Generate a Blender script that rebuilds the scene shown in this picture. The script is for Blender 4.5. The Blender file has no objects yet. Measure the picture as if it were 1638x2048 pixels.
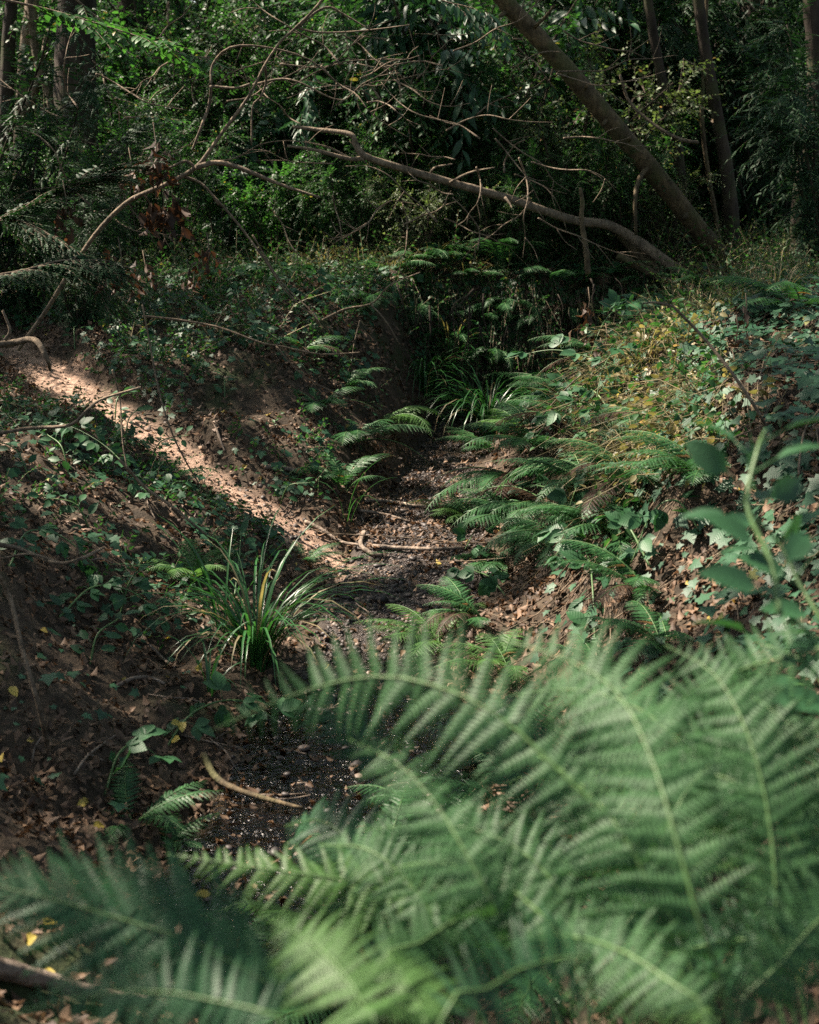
import bpy, math, random
import numpy as np
from mathutils import Vector, Matrix

random.seed(7)
rng = np.random.default_rng(7)
R = math.radians
sc = bpy.context.scene
COL = sc.collection

# ------------------------------------------------------------------ camera, sky, sun, exposure
CAMZ, PITCH = 1.9, 14.0
cam_d = bpy.data.cameras.new('camera')
cam = bpy.data.objects.new('camera', cam_d)
COL.objects.link(cam)
cam.location = (0, 0, CAMZ)
cam.rotation_euler = (R(90 - PITCH), 0, 0)
cam_d.sensor_fit = 'VERTICAL'
cam_d.sensor_height = 36
cam_d.lens = 50
cam_d.clip_start = 0.05
cam_d.clip_end = 900
cam_d.dof.use_dof = True
cam_d.dof.focus_distance = 6.8
cam_d.dof.aperture_fstop = 4.3
sc.camera = cam

SUN = Vector((-0.60, 0.26, 0.80)).normalized()          # towards the sun
w = bpy.data.worlds.new('World'); sc.world = w; w.use_nodes = True
wn = w.node_tree.nodes; wl = w.node_tree.links
sky = wn.new('ShaderNodeTexSky'); sky.sky_type = 'NISHITA'; sky.sun_disc = False
sky.sun_elevation = math.asin(SUN.z)
sky.ozone_density = 0.4; sky.dust_density = 2.5
sky.sun_rotation = math.atan2(SUN.x, SUN.y)
hs = wn.new('ShaderNodeHueSaturation'); hs.inputs['Saturation'].default_value = 0.65
wl.new(sky.outputs[0], hs.inputs['Color']); wl.new(hs.outputs[0], wn['Background'].inputs[0])
wn['Background'].inputs[1].default_value = 0.058
sl = bpy.data.lights.new('sun', 'SUN'); sl.energy = 5.0; sl.angle = R(0.5); sl.color = (1, 0.85, 0.72)
so = bpy.data.objects.new('sun', sl); COL.objects.link(so)
so.rotation_euler = (-SUN).to_track_quat('-Z', 'Y').to_euler()
sc.view_settings.view_transform = 'Standard'
sc.view_settings.look = 'None'
sc.view_settings.gamma = 1
sc.view_settings.use_curve_mapping = False
sc.view_settings.exposure = 2.1
sc.render.engine = 'CYCLES'
cy = sc.cycles
cy.max_bounces = 5; cy.diffuse_bounces = 3; cy.glossy_bounces = 2; cy.transmission_bounces = 4
cy.transparent_max_bounces = 4
cy.use_denoising = False
cy.caustics_reflective = False; cy.caustics_refractive = False
cy.sample_clamp_indirect = 2; cy.sample_clamp_direct = 1.0

# ------------------------------------------------------------------ helpers
c14, s14 = math.cos(R(PITCH)), math.sin(R(PITCH))
def ray(px, py):
    tx = (px - 819) / 819 * 0.288; ty = (1024 - py) / 1024 * 0.36
    return np.array((tx, c14 + ty * s14, -s14 + ty * c14))
def at(px, py, d):
    v = ray(px, py); return np.array((0, 0, CAMZ)) + v * (d / v[1])

def _hash(ix, iy, seed):
    n = (ix * 374761393 + iy * 668265263 + seed * 974634777) & 0x7fffffff
    n = (n ^ (n >> 13)) * 1274126177 & 0x7fffffff
    return ((n ^ (n >> 16)) & 0xffff) / 65535.0
def vnoise(x, y, seed=0):
    x = np.asarray(x, float); y = np.asarray(y, float)
    ix = np.floor(x).astype(np.int64); iy = np.floor(y).astype(np.int64)
    fx = x - ix; fy = y - iy
    fx = fx * fx * (3 - 2 * fx); fy = fy * fy * (3 - 2 * fy)
    a = _hash(ix, iy, seed); b = _hash(ix + 1, iy, seed); c = _hash(ix, iy + 1, seed); d = _hash(ix + 1, iy + 1, seed)
    return (a * (1 - fx) + b * fx) * (1 - fy) + (c * (1 - fx) + d * fx) * fy - 0.5
def fbm(x, y, seed=0, o=4):
    s = 0; a = 1.0
    for i in range(o):
        s = s + a * vnoise(np.asarray(x) * 2 ** i, np.asarray(y) * 2 ** i, seed + i); a *= 0.5
    return s
def sstep(a, b, x):
    t = np.clip((np.asarray(x) - a) / (b - a), 0, 1); return t * t * (3 - 2 * t)
def norm(v):
    v = np.asarray(v, float); return v / np.maximum(np.linalg.norm(v, axis=-1, keepdims=True), 1e-9)
def rdir(n):
    return norm(rng.normal(size=(n, 3)))
def spline(pts, n):
    p = np.asarray(pts, float)
    if len(p) < 3:
        t = np.linspace(0, 1, n)[:, None]; return p[0] * (1 - t) + p[-1] * t
    q = np.vstack((2 * p[0] - p[1], p, 2 * p[-1] - p[-2])); out = []
    for u in np.linspace(0, len(p) - 1 - 1e-6, n):
        i = int(u); t = u - i; a, b, c, d = q[i:i + 4]
        out.append(0.5 * ((2 * b) + (c - a) * t + (2 * a - 5 * b + 4 * c - d) * t * t + (3 * b - a - 3 * c + d) * t ** 3))
    return np.array(out)

class MB:
    """collects verts / tris / quads and a vector attribute luv (leaf x, leaf y, random tint)"""
    def __init__(s): s.v = []; s.l = []; s.t = []; s.q = []; s.n = 0
    def add(s, v, t=None, q=None, l=None):
        v = np.asarray(v, float).reshape(-1, 3)
        s.v.append(v)
        s.l.append(np.zeros_like(v) if l is None else np.asarray(l, float).reshape(-1, 3))
        if t is not None and len(t): s.t.append(np.asarray(t, np.int64).reshape(-1, 3) + s.n)
        if q is not None and len(q): s.q.append(np.asarray(q, np.int64).reshape(-1, 4) + s.n)
        s.n += len(v)
    def mesh(s, name, mat, smooth=False):
        me = bpy.data.meshes.new(name)
        if s.n:
            v = np.vstack(s.v); l = np.vstack(s.l)
            t = np.vstack(s.t) if s.t else np.zeros((0, 3), np.int64)
            q = np.vstack(s.q) if s.q else np.zeros((0, 4), np.int64)
            me.vertices.add(len(v)); me.vertices.foreach_set('co', v.astype(np.float32).ravel())
            lo = np.concatenate((t.ravel(), q.ravel()))
            me.loops.add(len(lo)); me.loops.foreach_set('vertex_index', lo.astype(np.int32))
            st = np.concatenate((np.arange(len(t)) * 3, len(t) * 3 + np.arange(len(q)) * 4))
            me.polygons.add(len(st)); me.polygons.foreach_set('loop_start', st.astype(np.int32))
            if smooth: me.polygons.foreach_set('use_smooth', np.ones(len(st), bool))
            at_ = me.attributes.new('luv', 'FLOAT_VECTOR', 'POINT'); at_.data.foreach_set('vector', l.astype(np.float32).ravel())
            me.update(calc_edges=True)
        for m in (mat if isinstance(mat, (list, tuple)) else [mat]): me.materials.append(m)
        return me
    def obj(s, name, mat, parent=None, smooth=False, kind=None, loc=None):
        return link(name, s.mesh(name, mat, smooth), parent, kind, loc)

def link(name, data, parent=None, kind=None, loc=None):
    o = bpy.data.objects.new(name, data); COL.objects.link(o)
    if parent is not None: o.parent = parent
    if kind: o['kind'] = kind
    if loc is not None: o.location = loc
    return o
def tag(o, label, cat, group=None):
    o['label'] = label; o['category'] = cat
    if group: o['group'] = group
    return o
def thing(name, label, cat, loc=(0, 0, 0), group=None):
    o = bpy.data.objects.new(name, None); COL.objects.link(o); o.location = [float(a) for a in loc]
    o.empty_display_size = 0.1
    return tag(o, label, cat, group)
def copy_tree(o, parent=None):
    c = o.copy(); COL.objects.link(c); c.parent = parent
    for ch in list(o.children): copy_tree(ch, c)
    return c

def tube(mb, pts, rad, sides=6, wob=0.0, tint=None, cap=True):
    p = np.asarray(pts, float); n = len(p)
    rad = np.interp(np.linspace(0, 1, n), np.linspace(0, 1, len(np.atleast_1d(rad))), np.atleast_1d(rad))
    T = norm(np.gradient(p, axis=0))
    ref = np.array((0, 0, 1.0)) if abs(T[0][2]) < 0.9 else np.array((1.0, 0, 0))
    V = []
    for i in range(n):
        a = norm(np.cross(T[i], ref)); b = np.cross(T[i], a); ref = np.cross(a, T[i]); ref = -b if np.dot(-b, ref) > 0 else b
        th = np.linspace(0, 2 * np.pi, sides, endpoint=False)
        rr = rad[i] * (1 + wob * rng.uniform(-1, 1, sides))
        V.append(p[i] + rr[:, None] * (np.cos(th)[:, None] * a + np.sin(th)[:, None] * b))
    V = np.vstack(V)
    q = [(i * sides + j, i * sides + (j + 1) % sides, (i + 1) * sides + (j + 1) % sides, (i + 1) * sides + j) for i in range(n - 1) for j in range(sides)]
    t = []
    if cap:
        for k in range(1, sides - 1): t += [(0, k + 1, k), ((n - 1) * sides, (n - 1) * sides + k, (n - 1) * sides + k + 1)]
    tt = rng.random() if tint is None else tint
    mb.add(V, t, q, np.tile((0, 0, tt), (len(V), 1)))
def tubes(mb, P, rad0, rad1, sides=3):
    """many thin twigs: P (N,k,3)"""
    P = np.asarray(P, float); N, k, _ = P.shape
    T = norm(P[:, -1] - P[:, 0]); a = norm(np.cross(T, rdir(N))); b = np.cross(T, a)
    th = np.linspace(0, 2 * np.pi, sides, endpoint=False)
    r0 = np.broadcast_to(rad0, (N,)); r1 = np.broadcast_to(rad1, (N,))
    f = np.linspace(0, 1, k); rr = r0[:, None] * (1 - f) + r1[:, None] * f
    ring = np.cos(th)[None, :, None] * a[:, None] + np.sin(th)[None, :, None] * b[:, None]
    V = P[:, :, None] + rr[:, :, None, None] * ring[:, None]
    base = (np.arange(N) * k * sides)[:, None]
    q = np.array([(i * sides + j, i * sides + (j + 1) % sides, (i + 1) * sides + (j + 1) % sides, (i + 1) * sides + j) for i in range(k - 1) for j in range(sides)])
    L = np.zeros((N, k * sides, 3)); L[:, :, 2] = rng.random(N)[:, None]
    mb.add(V, None, (q[None] + base[:, :, None]).reshape(-1, 4), L)

def batch(mb, tpl, O, F, U, S, tint=None):
    tv, tt, tq = tpl; O = np.asarray(O, float); N = len(O)
    if N == 0: return
    F = norm(F); Rr = norm(np.cross(F, U)); U = np.cross(Rr, F)
    S = np.broadcast_to(S, (N,))[:, None, None]
    V = O[:, None] + S * (tv[None, :, 0:1] * Rr[:, None] + tv[None, :, 1:2] * F[:, None] + tv[None, :, 2:3] * U[:, None])
    m = len(tv); base = (np.arange(N) * m)[:, None, None]
    L = np.zeros((N, m, 3)); L[:, :, 0] = tv[:, 0]; L[:, :, 1] = tv[:, 1]
    L[:, :, 2] = (rng.random(N) if tint is None else np.asarray(tint))[:, None]
    mb.add(V, (tt[None] + base).reshape(-1, 3) if len(tt) else None, (tq[None] + base).reshape(-1, 4) if len(tq) else None, L)

def leaf_tpl(prof, fold=0.12, curl=-0.1, stalk=0.0):
    """leaf of half-widths prof [(y, halfwidth)] with a folded midrib"""
    v = []; q = []; t = []
    for y, wd in prof:
        z = curl * y * y
        v += [(-wd, y + stalk, z + fold * wd), (0, y + stalk, z), (wd, y + stalk, z + fold * wd)]
    for i in range(len(prof) - 1):
        a = 3 * i
        q += [(a, a + 1, a + 4, a + 3), (a + 1, a + 2, a + 5, a + 4)]
    return np.array(v, float), np.array(t, np.int64).reshape(-1, 3), np.array(q, np.int64).reshape(-1, 4)
def poly_tpl(outline, z=None):
    """fan leaf from outline (x,y) with centre rib point"""
    v = [(0, 0.35, 0.0)] + [(x, y, (0.06 * abs(x) - 0.12 * y * y) if z is None else z) for x, y in outline]
    n = len(outline); t = [(0, 1 + i, 1 + (i + 1) % n) for i in range(n)]
    return np.array(v, float), np.array(t, np.int64), np.zeros((0, 4), np.int64)
SMALL = leaf_tpl([(0, 0.01), (0.45, 0.27), (1, 0.0)], 0.3, -0.25)
OVATE = leaf_tpl([(0, 0.02), (0.25, 0.26), (0.6, 0.27), (0.85, 0.13), (1, 0.0)], 0.25, -0.25)
LANCE = leaf_tpl([(0, 0.02), (0.3, 0.15), (0.6, 0.15), (1, 0.0)], 0.35, -0.35)
ASHL = leaf_tpl([(0, 0.01), (0.35, 0.19), (0.7, 0.14), (1, 0.0)], 0.2, -0.15)
BRAM = leaf_tpl([(0, 0.03), (0.09, 0.17), (0.13, 0.15), (0.22, 0.28), (0.26, 0.26), (0.4, 0.35), (0.44, 0.32), (0.58, 0.33), (0.62, 0.29), (0.76, 0.22), (0.8, 0.18), (0.92, 0.07), (1, 0.0)], 0.18, -0.2)
IVY = poly_tpl([(0, 0), (0.22, -0.08), (0.44, 0.06), (0.3, 0.24), (0.56, 0.46), (0.27, 0.52), (0.0, 1.0), (-0.27, 0.52), (-0.56, 0.46), (-0.3, 0.24), (-0.44, 0.06), (-0.22, -0.08)])
DRY = leaf_tpl([(0, 0.04), (0.5, 0.3), (1, 0.0)], 0.7, -0.5)
DRY2 = leaf_tpl([(0, 0.08), (0.45, 0.37), (1, 0.02)], -0.5, 0.55)
DRY3 = leaf_tpl([(0, 0.02), (0.2, 0.28), (0.5, 0.36), (0.8, 0.22), (1, 0.0)], -0.5, 0.55)
NEEDLE = (np.array([(-0.07, 0, 0), (0.07, 0, 0), (0, 1, 0.0)]), np.array([(0, 1, 2)]), np.zeros((0, 4), np.int64))
def bracken_tpl(n, wid=0.15):
    v = []; q = []; t = []
    for i in range(n):
        s = (i + 0.5) / n; y = 0.01 + 0.95 * s ** 1.02; L = wid * (1 - s) ** 0.75 * (0.9 + 0.1 * math.sin(i * 2.3)) + 0.012; w_ = 0.3 / n * (1 - .35 * s)
        z0 = -0.2 * y * y
        for sg in (-1, 1):
            b = len(v); dy = L * 0.32
            v += [(0, y - w_, z0), (sg * L * .5, y - w_ * 1.15 + dy * .45, z0 - .012), (sg * L, y + dy, z0 - .04), (sg * L * .5, y + w_ * 1.15 + dy * .45, z0 - .012), (0, y + w_, z0)]
            q.append((b, b + 1, b + 3, b + 4) if sg > 0 else (b + 4, b + 3, b + 1, b)); t.append((b + 1, b + 2, b + 3) if sg > 0 else (b + 3, b + 2, b + 1))
    return np.array(v, float), np.array(t, np.int64), np.array(q, np.int64)
def pinna_tpl(n, wid=0.13):
    """one pinna of a fern: midrib and n pairs of toothed pinnules, along +Y"""
    v = []; q = []; t = []
    for i in range(n):
        s = (i + 0.5) / n; y = 0.02 + 0.97 * s; L = wid * (1 - s) ** 0.55 * (0.85 + 0.15 * math.sin(i * 2.1)); hw = 0.53 / n
        z0 = -0.22 * y * y
        for sg in (-1, 1):
            b = len(v)
            v += [(0, y - hw, z0), (sg * L * 0.7, y - hw * 0.75 + 0.02, z0 - 0.02), (sg * L, y + hw * 0.5 + 0.04, z0 - 0.035), (sg * L * 0.55, y + hw * 0.95 + 0.02, z0 - 0.01), (0, y + hw * 0.9, z0)]
            q.append((b, b + 1, b + 3, b + 4) if sg > 0 else (b + 4, b + 3, b + 1, b))
            t.append((b + 1, b + 2, b + 3) if sg > 0 else (b + 3, b + 2, b + 1))
    return np.array(v, float), np.array(t, np.int64), np.array(q, np.int64)
PIN_HI, PIN_MID, PIN_LO = bracken_tpl(15, 0.15), pinna_tpl(10, 0.15), pinna_tpl(5, 0.17)

# ------------------------------------------------------------------ materials
def nodes(name):
    m = bpy.data.materials.new(name); m.use_nodes = True
    nt = m.node_tree; return m, nt, nt.nodes, nt.links, nt.nodes['Principled BSDF'], nt.nodes['Material Output']
def ramp(nt, src, stops):
    r = nt.nodes.new('ShaderNodeValToRGB'); e = r.color_ramp.elements
    while len(e) < len(stops): e.new(0.5)
    for k, (p, c) in enumerate(stops): e[k].position = p; e[k].color = (*c, 1)
    nt.links.new(src, r.inputs[0]); return r.outputs[0]
def noise(nt, scale, detail=4, vec=None, rough=0.55):
    n = nt.nodes.new('ShaderNodeTexNoise'); n.inputs['Scale'].default_value = scale; n.inputs['Detail'].default_value = detail; n.inputs['Roughness'].default_value = rough
    if vec is not None: nt.links.new(vec, n.inputs['Vector'])
    return n.outputs[0]
def mathn(nt, op, a, b=None):
    n = nt.nodes.new('ShaderNodeMath'); n.operation = op
    for i, x in enumerate((a, b)):
        if x is None: continue
        if isinstance(x, (int, float)): n.inputs[i].default_value = x
        else: nt.links.new(x, n.inputs[i])
    return n.outputs[0]
def mixc(nt, f, a, b, mode='MIX'):
    n = nt.nodes.new('ShaderNodeMix'); n.data_type = 'RGBA'; n.blend_type = mode
    for s, x in ((n.inputs[0], f), (n.inputs[6], a), (n.inputs[7], b)):
        if isinstance(x, (int, float)): s.default_value = x
        elif isinstance(x, tuple): s.default_value = (*x, 1)
        else: nt.links.new(x, s)
    return n.outputs[2]
def leaf_mat(name, dark, light, odd=None, transl=0.35, rough=0.42, spec=0.4, vein=0.0, tmul=(1.25, 1.3, 0.7)):
    if dark[1] > dark[0] * 1.3: dark, light = [(c[0] * .68, c[1] * 1.08, c[2] * 1.02) for c in (dark, light)]
    m, nt, N, L, P, out = nodes(name)
    a = N.new('ShaderNodeAttribute'); a.attribute_name = 'luv'
    x = N.new('ShaderNodeSeparateXYZ'); L.new(a.outputs['Vector'], x.inputs[0])
    stops = [(0.0, dark), (0.9, light)]
    if odd: stops += [(0.955, light), (0.975, odd)]
    col = ramp(nt, x.outputs[2], stops)
    geo = N.new('ShaderNodeTexCoord')
    nz = noise(nt, 9, 3, geo.outputs['Object'])
    col = mixc(nt, 1.0, col, ramp(nt, nz, [(0.3, (0.6, 0.62, 0.6)), (0.7, (1.25, 1.2, 1.1))]), 'MULTIPLY')
    if vein > 0:
        ax = mathn(nt, 'ABSOLUTE', x.outputs[0])
        mid = mathn(nt, 'LESS_THAN', ax, 0.018)
        ph = mathn(nt, 'SUBTRACT', mathn(nt, 'MULTIPLY', x.outputs[1], 48.0), mathn(nt, 'MULTIPLY', ax, 40.0))
        sv = mathn(nt, 'GREATER_THAN', mathn(nt, 'SINE', ph), 0.9)
        v = mathn(nt, 'MULTIPLY', mathn(nt, 'MAXIMUM', mid, sv), vein)
        col = mixc(nt, v, col, tuple(min(1, c * 2.2 + 0.02) for c in light))
        bp = N.new('ShaderNodeBump'); bp.inputs['Strength'].default_value = 0.12; bp.inputs['Distance'].default_value = 0.002
        L.new(mathn(nt, 'SINE', ph), bp.inputs['Height']); L.new(bp.outputs[0], P.inputs['Normal'])
    L.new(col, P.inputs['Base Color']); P.inputs['Roughness'].default_value = rough; P.inputs['Specular IOR Level'].default_value = spec
    tr = N.new('ShaderNodeBsdfTranslucent'); L.new(mixc(nt, 1.0, col, tmul, 'MULTIPLY'), tr.inputs[0])
    mx = N.new('ShaderNodeMixShader'); mx.inputs[0].default_value = transl
    L.new(P.outputs[0], mx.inputs[1]); L.new(tr.outputs[0], mx.inputs[2]); L.new(mx.outputs[0], out.inputs[0])
    return m
def bark_mat(name, dark, light, scale=14, stretch=0.25, moss=0.0):
    m, nt, N, L, P, out = nodes(name)
    tc = N.new('ShaderNodeTexCoord'); mp = N.new('ShaderNodeMapping'); mp.inputs['Scale'].default_value = (1, 1, stretch)
    L.new(tc.outputs['Object'], mp.inputs[0])
    n1 = noise(nt, scale, 6, mp.outputs[0], 0.65); n2 = noise(nt, scale * 0.25, 3, tc.outputs['Object'])
    col = ramp(nt, n1, [(0.32, dark), (0.68, light)])
    col = mixc(nt, 1.0, col, ramp(nt, n2, [(0.35, (0.65, 0.65, 0.65)), (0.7, (1.2, 1.15, 1.1))]), 'MULTIPLY')
    if moss:
        col = mixc(nt, ramp(nt, noise(nt, 5, 5, tc.outputs['Object']), [(0.5, (0, 0, 0)), (0.62, (moss, moss, moss))]), col, (0.05, 0.07, 0.02))
    L.new(col, P.inputs['Base Color']); P.inputs['Roughness'].default_value = 0.85; P.inputs['Specular IOR Level'].default_value = 0.2
    bp = N.new('ShaderNodeBump'); bp.inputs['Strength'].default_value = 0.8; bp.inputs['Distance'].default_value = 0.02
    L.new(n1, bp.inputs['Height']); L.new(bp.outputs[0], P.inputs['Normal'])
    return m
M = {}
M['fern'] = leaf_mat('fern_leaf', (0.03, 0.070, 0.026), (0.06, 0.125, 0.045), odd=(0.14, 0.085, 0.03), transl=0.4, rough=0.5, spec=0.35)
M['fern_fore'] = leaf_mat('fern_front_leaf', (0.045, 0.090, 0.034), (0.074, 0.126, 0.050), transl=0.42, rough=0.55, spec=0.3)
M['fern_shade'] = leaf_mat('fern_shade_leaf', (0.026, 0.066, 0.030), (0.046, 0.100, 0.044), transl=0.35, rough=0.5, spec=0.3)  # front fern green darkened to paint shade on some near fronds
M['fern_yel'] = leaf_mat('fern_pale_leaf', (0.075, 0.12, 0.03), (0.12, 0.17, 0.055), odd=(0.2, 0.13, 0.04), transl=0.45, rough=0.5, spec=0.3)
M['rachis'] = leaf_mat('fern_stalk', (0.07, 0.10, 0.03), (0.11, 0.14, 0.05), transl=0.1, rough=0.5)
M['ivy'] = leaf_mat('ivy_leaf', (0.020, 0.048, 0.026), (0.042, 0.088, 0.044), odd=(0.16, 0.17, 0.05), transl=0.22, rough=0.5, spec=0.32, vein=0.1)
M['bramble'] = leaf_mat('bramble_leaf', (0.026, 0.062, 0.028), (0.048, 0.10, 0.042), transl=0.3, rough=0.5, spec=0.32, vein=0.08)
M['laurel'] = leaf_mat('laurel_leaf', (0.022, 0.050, 0.026), (0.042, 0.082, 0.040), transl=0.25, rough=0.48, spec=0.35)
M['bush'] = leaf_mat('bush_leaf', (0.022, 0.055, 0.020), (0.058, 0.108, 0.032), odd=(0.22, 0.20, 0.06), transl=0.45, rough=0.5, spec=0.3)
M['bright'] = leaf_mat('bright_leaf', (0.035, 0.085, 0.02), (0.07, 0.14, 0.035), odd=(0.25, 0.22, 0.05), transl=0.5, rough=0.45)
M['olive'] = leaf_mat('olive_leaf', (0.06, 0.08, 0.03), (0.19, 0.175, 0.075), odd=(0.3, 0.2, 0.11), transl=0.4, rough=0.5)
M['yew'] = leaf_mat('yew_needle', (0.012, 0.028, 0.012), (0.028, 0.054, 0.022), transl=0.2, rough=0.6, spec=0.2)
M['canopy'] = leaf_mat('canopy_leaf', (0.03, 0.07, 0.02), (0.06, 0.11, 0.03), transl=0.4, rough=0.45)
M['sedge'] = leaf_mat('sedge_blade', (0.022, 0.066, 0.022), (0.05, 0.12, 0.035), transl=0.35, rough=0.33, spec=0.5)
M['straw'] = leaf_mat('dry_grass', (0.13, 0.12, 0.06), (0.25, 0.21, 0.12), transl=0.3, rough=0.6)
M['dry'] = leaf_mat('dead_leaf', (0.035, 0.022, 0.014), (0.17, 0.112, 0.072), odd=(0.30, 0.24, 0.05), transl=0.15, rough=0.6, spec=0.25, vein=0.15, tmul=(1.2, 1, 0.8))
M['brown'] = leaf_mat('brown_leaf', (0.022, 0.014, 0.009), (0.06, 0.036, 0.021), transl=0.3, rough=0.6, spec=0.25, tmul=(1.4, 1, 0.7))
M['yellow'] = leaf_mat('yellow_leaf', (0.38, 0.32, 0.06), (0.45, 0.36, 0.08), transl=0.4, rough=0.5, vein=0.2)
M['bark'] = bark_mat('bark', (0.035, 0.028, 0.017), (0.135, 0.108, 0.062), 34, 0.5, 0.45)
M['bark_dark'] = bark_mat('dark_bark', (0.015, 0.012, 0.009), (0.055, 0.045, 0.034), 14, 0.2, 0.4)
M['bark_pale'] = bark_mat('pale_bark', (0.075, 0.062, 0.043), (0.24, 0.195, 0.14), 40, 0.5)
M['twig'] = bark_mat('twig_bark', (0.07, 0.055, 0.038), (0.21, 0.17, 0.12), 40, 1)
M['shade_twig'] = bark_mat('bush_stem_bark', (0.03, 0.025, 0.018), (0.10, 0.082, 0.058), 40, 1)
M['root'] = bark_mat('root_bark', (0.03, 0.02, 0.013), (0.13, 0.085, 0.055), 30, 1)
M['log'] = bark_mat('log_bark', (0.07, 0.055, 0.04), (0.30, 0.25, 0.20), 25, 1)

def ground_material():
    m, nt, N, L, P, out = nodes('ground_soil')
    a = N.new('ShaderNodeAttribute'); a.attribute_name = 'luv'
    x = N.new('ShaderNodeSeparateXYZ'); L.new(a.outputs['Vector'], x.inputs[0])
    tc = N.new('ShaderNodeTexCoord'); V = tc.outputs['Object']
    n1 = noise(nt, 2.2, 6, V, 0.6); n2 = noise(nt, 38, 5, V, 0.7); n3 = noise(nt, 11, 4, V)
    soil = ramp(nt, n3, [(0.3, (0.022, 0.018, 0.012)), (0.7, (0.072, 0.055, 0.037))])
    soil = mixc(nt, 1.0, soil, ramp(nt, n2, [(0.3, (0.55, 0.55, 0.55)), (0.72, (1.5, 1.45, 1.4))]), 'MULTIPLY')
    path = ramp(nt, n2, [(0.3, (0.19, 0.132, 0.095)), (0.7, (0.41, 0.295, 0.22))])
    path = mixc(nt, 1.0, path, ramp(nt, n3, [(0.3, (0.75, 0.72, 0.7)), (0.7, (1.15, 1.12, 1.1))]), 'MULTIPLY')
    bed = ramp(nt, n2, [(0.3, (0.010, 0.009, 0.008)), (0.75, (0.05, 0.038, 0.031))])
    moss = ramp(nt, n2, [(0.3, (0.016, 0.026, 0.009)), (0.7, (0.038, 0.052, 0.018))])
    mf = mathn(nt, 'MULTIPLY', x.outputs[2], ramp(nt, n1, [(0.45, (0, 0, 0)), (0.6, (1, 1, 1))]))
    col = mixc(nt, mf, soil, moss)
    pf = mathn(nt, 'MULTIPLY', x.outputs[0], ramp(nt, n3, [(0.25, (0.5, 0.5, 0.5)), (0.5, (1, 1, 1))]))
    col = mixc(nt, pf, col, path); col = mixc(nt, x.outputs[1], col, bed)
    L.new(col, P.inputs['Base Color'])
    rr = mathn(nt, 'SUBTRACT', 0.95, mathn(nt, 'MULTIPLY', x.outputs[1], 0.65)); L.new(rr, P.inputs['Roughness'])
    P.inputs['Specular IOR Level'].default_value = 0.25
    bp = N.new('ShaderNodeBump'); bp.inputs['Strength'].default_value = 0.9; bp.inputs['Distance'].default_value = 0.02
    L.new(mathn(nt, 'ADD', n2, mathn(nt, 'MULTIPLY', n3, 0.8)), bp.inputs['Height']); L.new(bp.outputs[0], P.inputs['Normal'])
    return m
M['ground'] = ground_material()
def stone_material():
    m, nt, N, L, P, out = nodes('stone')
    oi = N.new('ShaderNodeObjectInfo'); tc = N.new('ShaderNodeTexCoord')
    a = N.new('ShaderNodeAttribute'); a.attribute_name = 'luv'
    x = N.new('ShaderNodeSeparateXYZ'); L.new(a.outputs['Vector'], x.inputs[0])
    f = mathn(nt, 'FRACT', mathn(nt, 'ADD', oi.outputs['Random'], x.outputs[2]))
    col = ramp(nt, f, [(0, (0.014, 0.012, 0.011)), (0.6, (0.035, 0.029, 0.025)), (0.88, (0.07, 0.056, 0.045)), (1, (0.15, 0.115, 0.09))])
    col = mixc(nt, 1.0, col, ramp(nt, noise(nt, 40, 5, tc.outputs['Object']), [(0.3, (0.6, 0.6, 0.6)), (0.7, (1.3, 1.3, 1.3))]), 'MULTIPLY')
    L.new(col, P.inputs['Base Color']); P.inputs['Roughness'].default_value = 0.55; P.inputs['Specular IOR Level'].default_value = 0.35
    return m
M['stone'] = stone_material()
def water_material():
    m, nt, N, L, P, out = nodes('stream_water')
    tc = N.new('ShaderNodeTexCoord')
    P.inputs['Base Color'].default_value = (0.22, 0.2, 0.16, 1); P.inputs['Roughness'].default_value = 0.11
    P.inputs['Transmission Weight'].default_value = 1.0; P.inputs['IOR'].default_value = 1.33
    bp = N.new('ShaderNodeBump'); bp.inputs['Strength'].default_value = 0.8; bp.inputs['Distance'].default_value = 0.02
    L.new(mathn(nt, 'ADD', noise(nt, 45, 2, tc.outputs['Object']), mathn(nt, 'MULTIPLY', noise(nt, 12, 2, tc.outputs['Object']), 2.2)), bp.inputs['Height'])
    L.new(bp.outputs[0], P.inputs['Normal'])
    return m
M['water'] = water_material()

# ------------------------------------------------------------------ terrain
YK = [1.0, 2.0, 3.0, 3.5, 4.3, 5.5, 6.6, 7.5, 8.6, 9.7, 10.4, 11.5]
EL = [-0.2, -0.30, -0.52, -0.64, -0.55, -0.40, -0.28, -0.20, -0.04, 0.05, 0.2, 0.4]
ER = [0.3, 0.2, 0.05, 0.0, 0.12, 0.16, 0.38, 0.42, 0.44, 0.60, 0.75, 0.9]
LROW = {  # left bank: (distance from the bed edge, height)
    1.0: [(0, .3), (.4, .4), (1.5, .6), (4, 1.0)], 2.4: [(0, .15), (.3, .33), (1, .5), (2, .8), (4, 1.1)],
    3.5: [(0, 0), (.3, .10), (.8, .38), (1.5, .78), (3, 1.1), (5, 1.3)], 5.0: [(0, 0), (.3, .10), (.9, .40), (1.6, .75), (3, 1.0), (5, 1.2)],
    6.5: [(0, 0), (.3, .06), (.8, .34), (1.4, .62), (2.5, .92), (4, 1.1)], 7.4: [(0, 0), (.2, .10), (.75, .26), (1.3, .44), (2.2, .72), (3.5, 1.0)],
    8.2: [(0, 0), (.25, .25), (.7, .52), (1.3, .62), (2.0, .60), (2.8, .78), (4, 1.0)],
    9.0: [(0, 0), (.25, .30), (.8, .88), (1.5, .92), (2.4, .78), (3.2, .92), (5, 1.1)], 10.4: [(0, 0), (.15, .45), (.35, .95), (1, 1.02), (2.4, 1.0), (5, 1.15)]}
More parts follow.
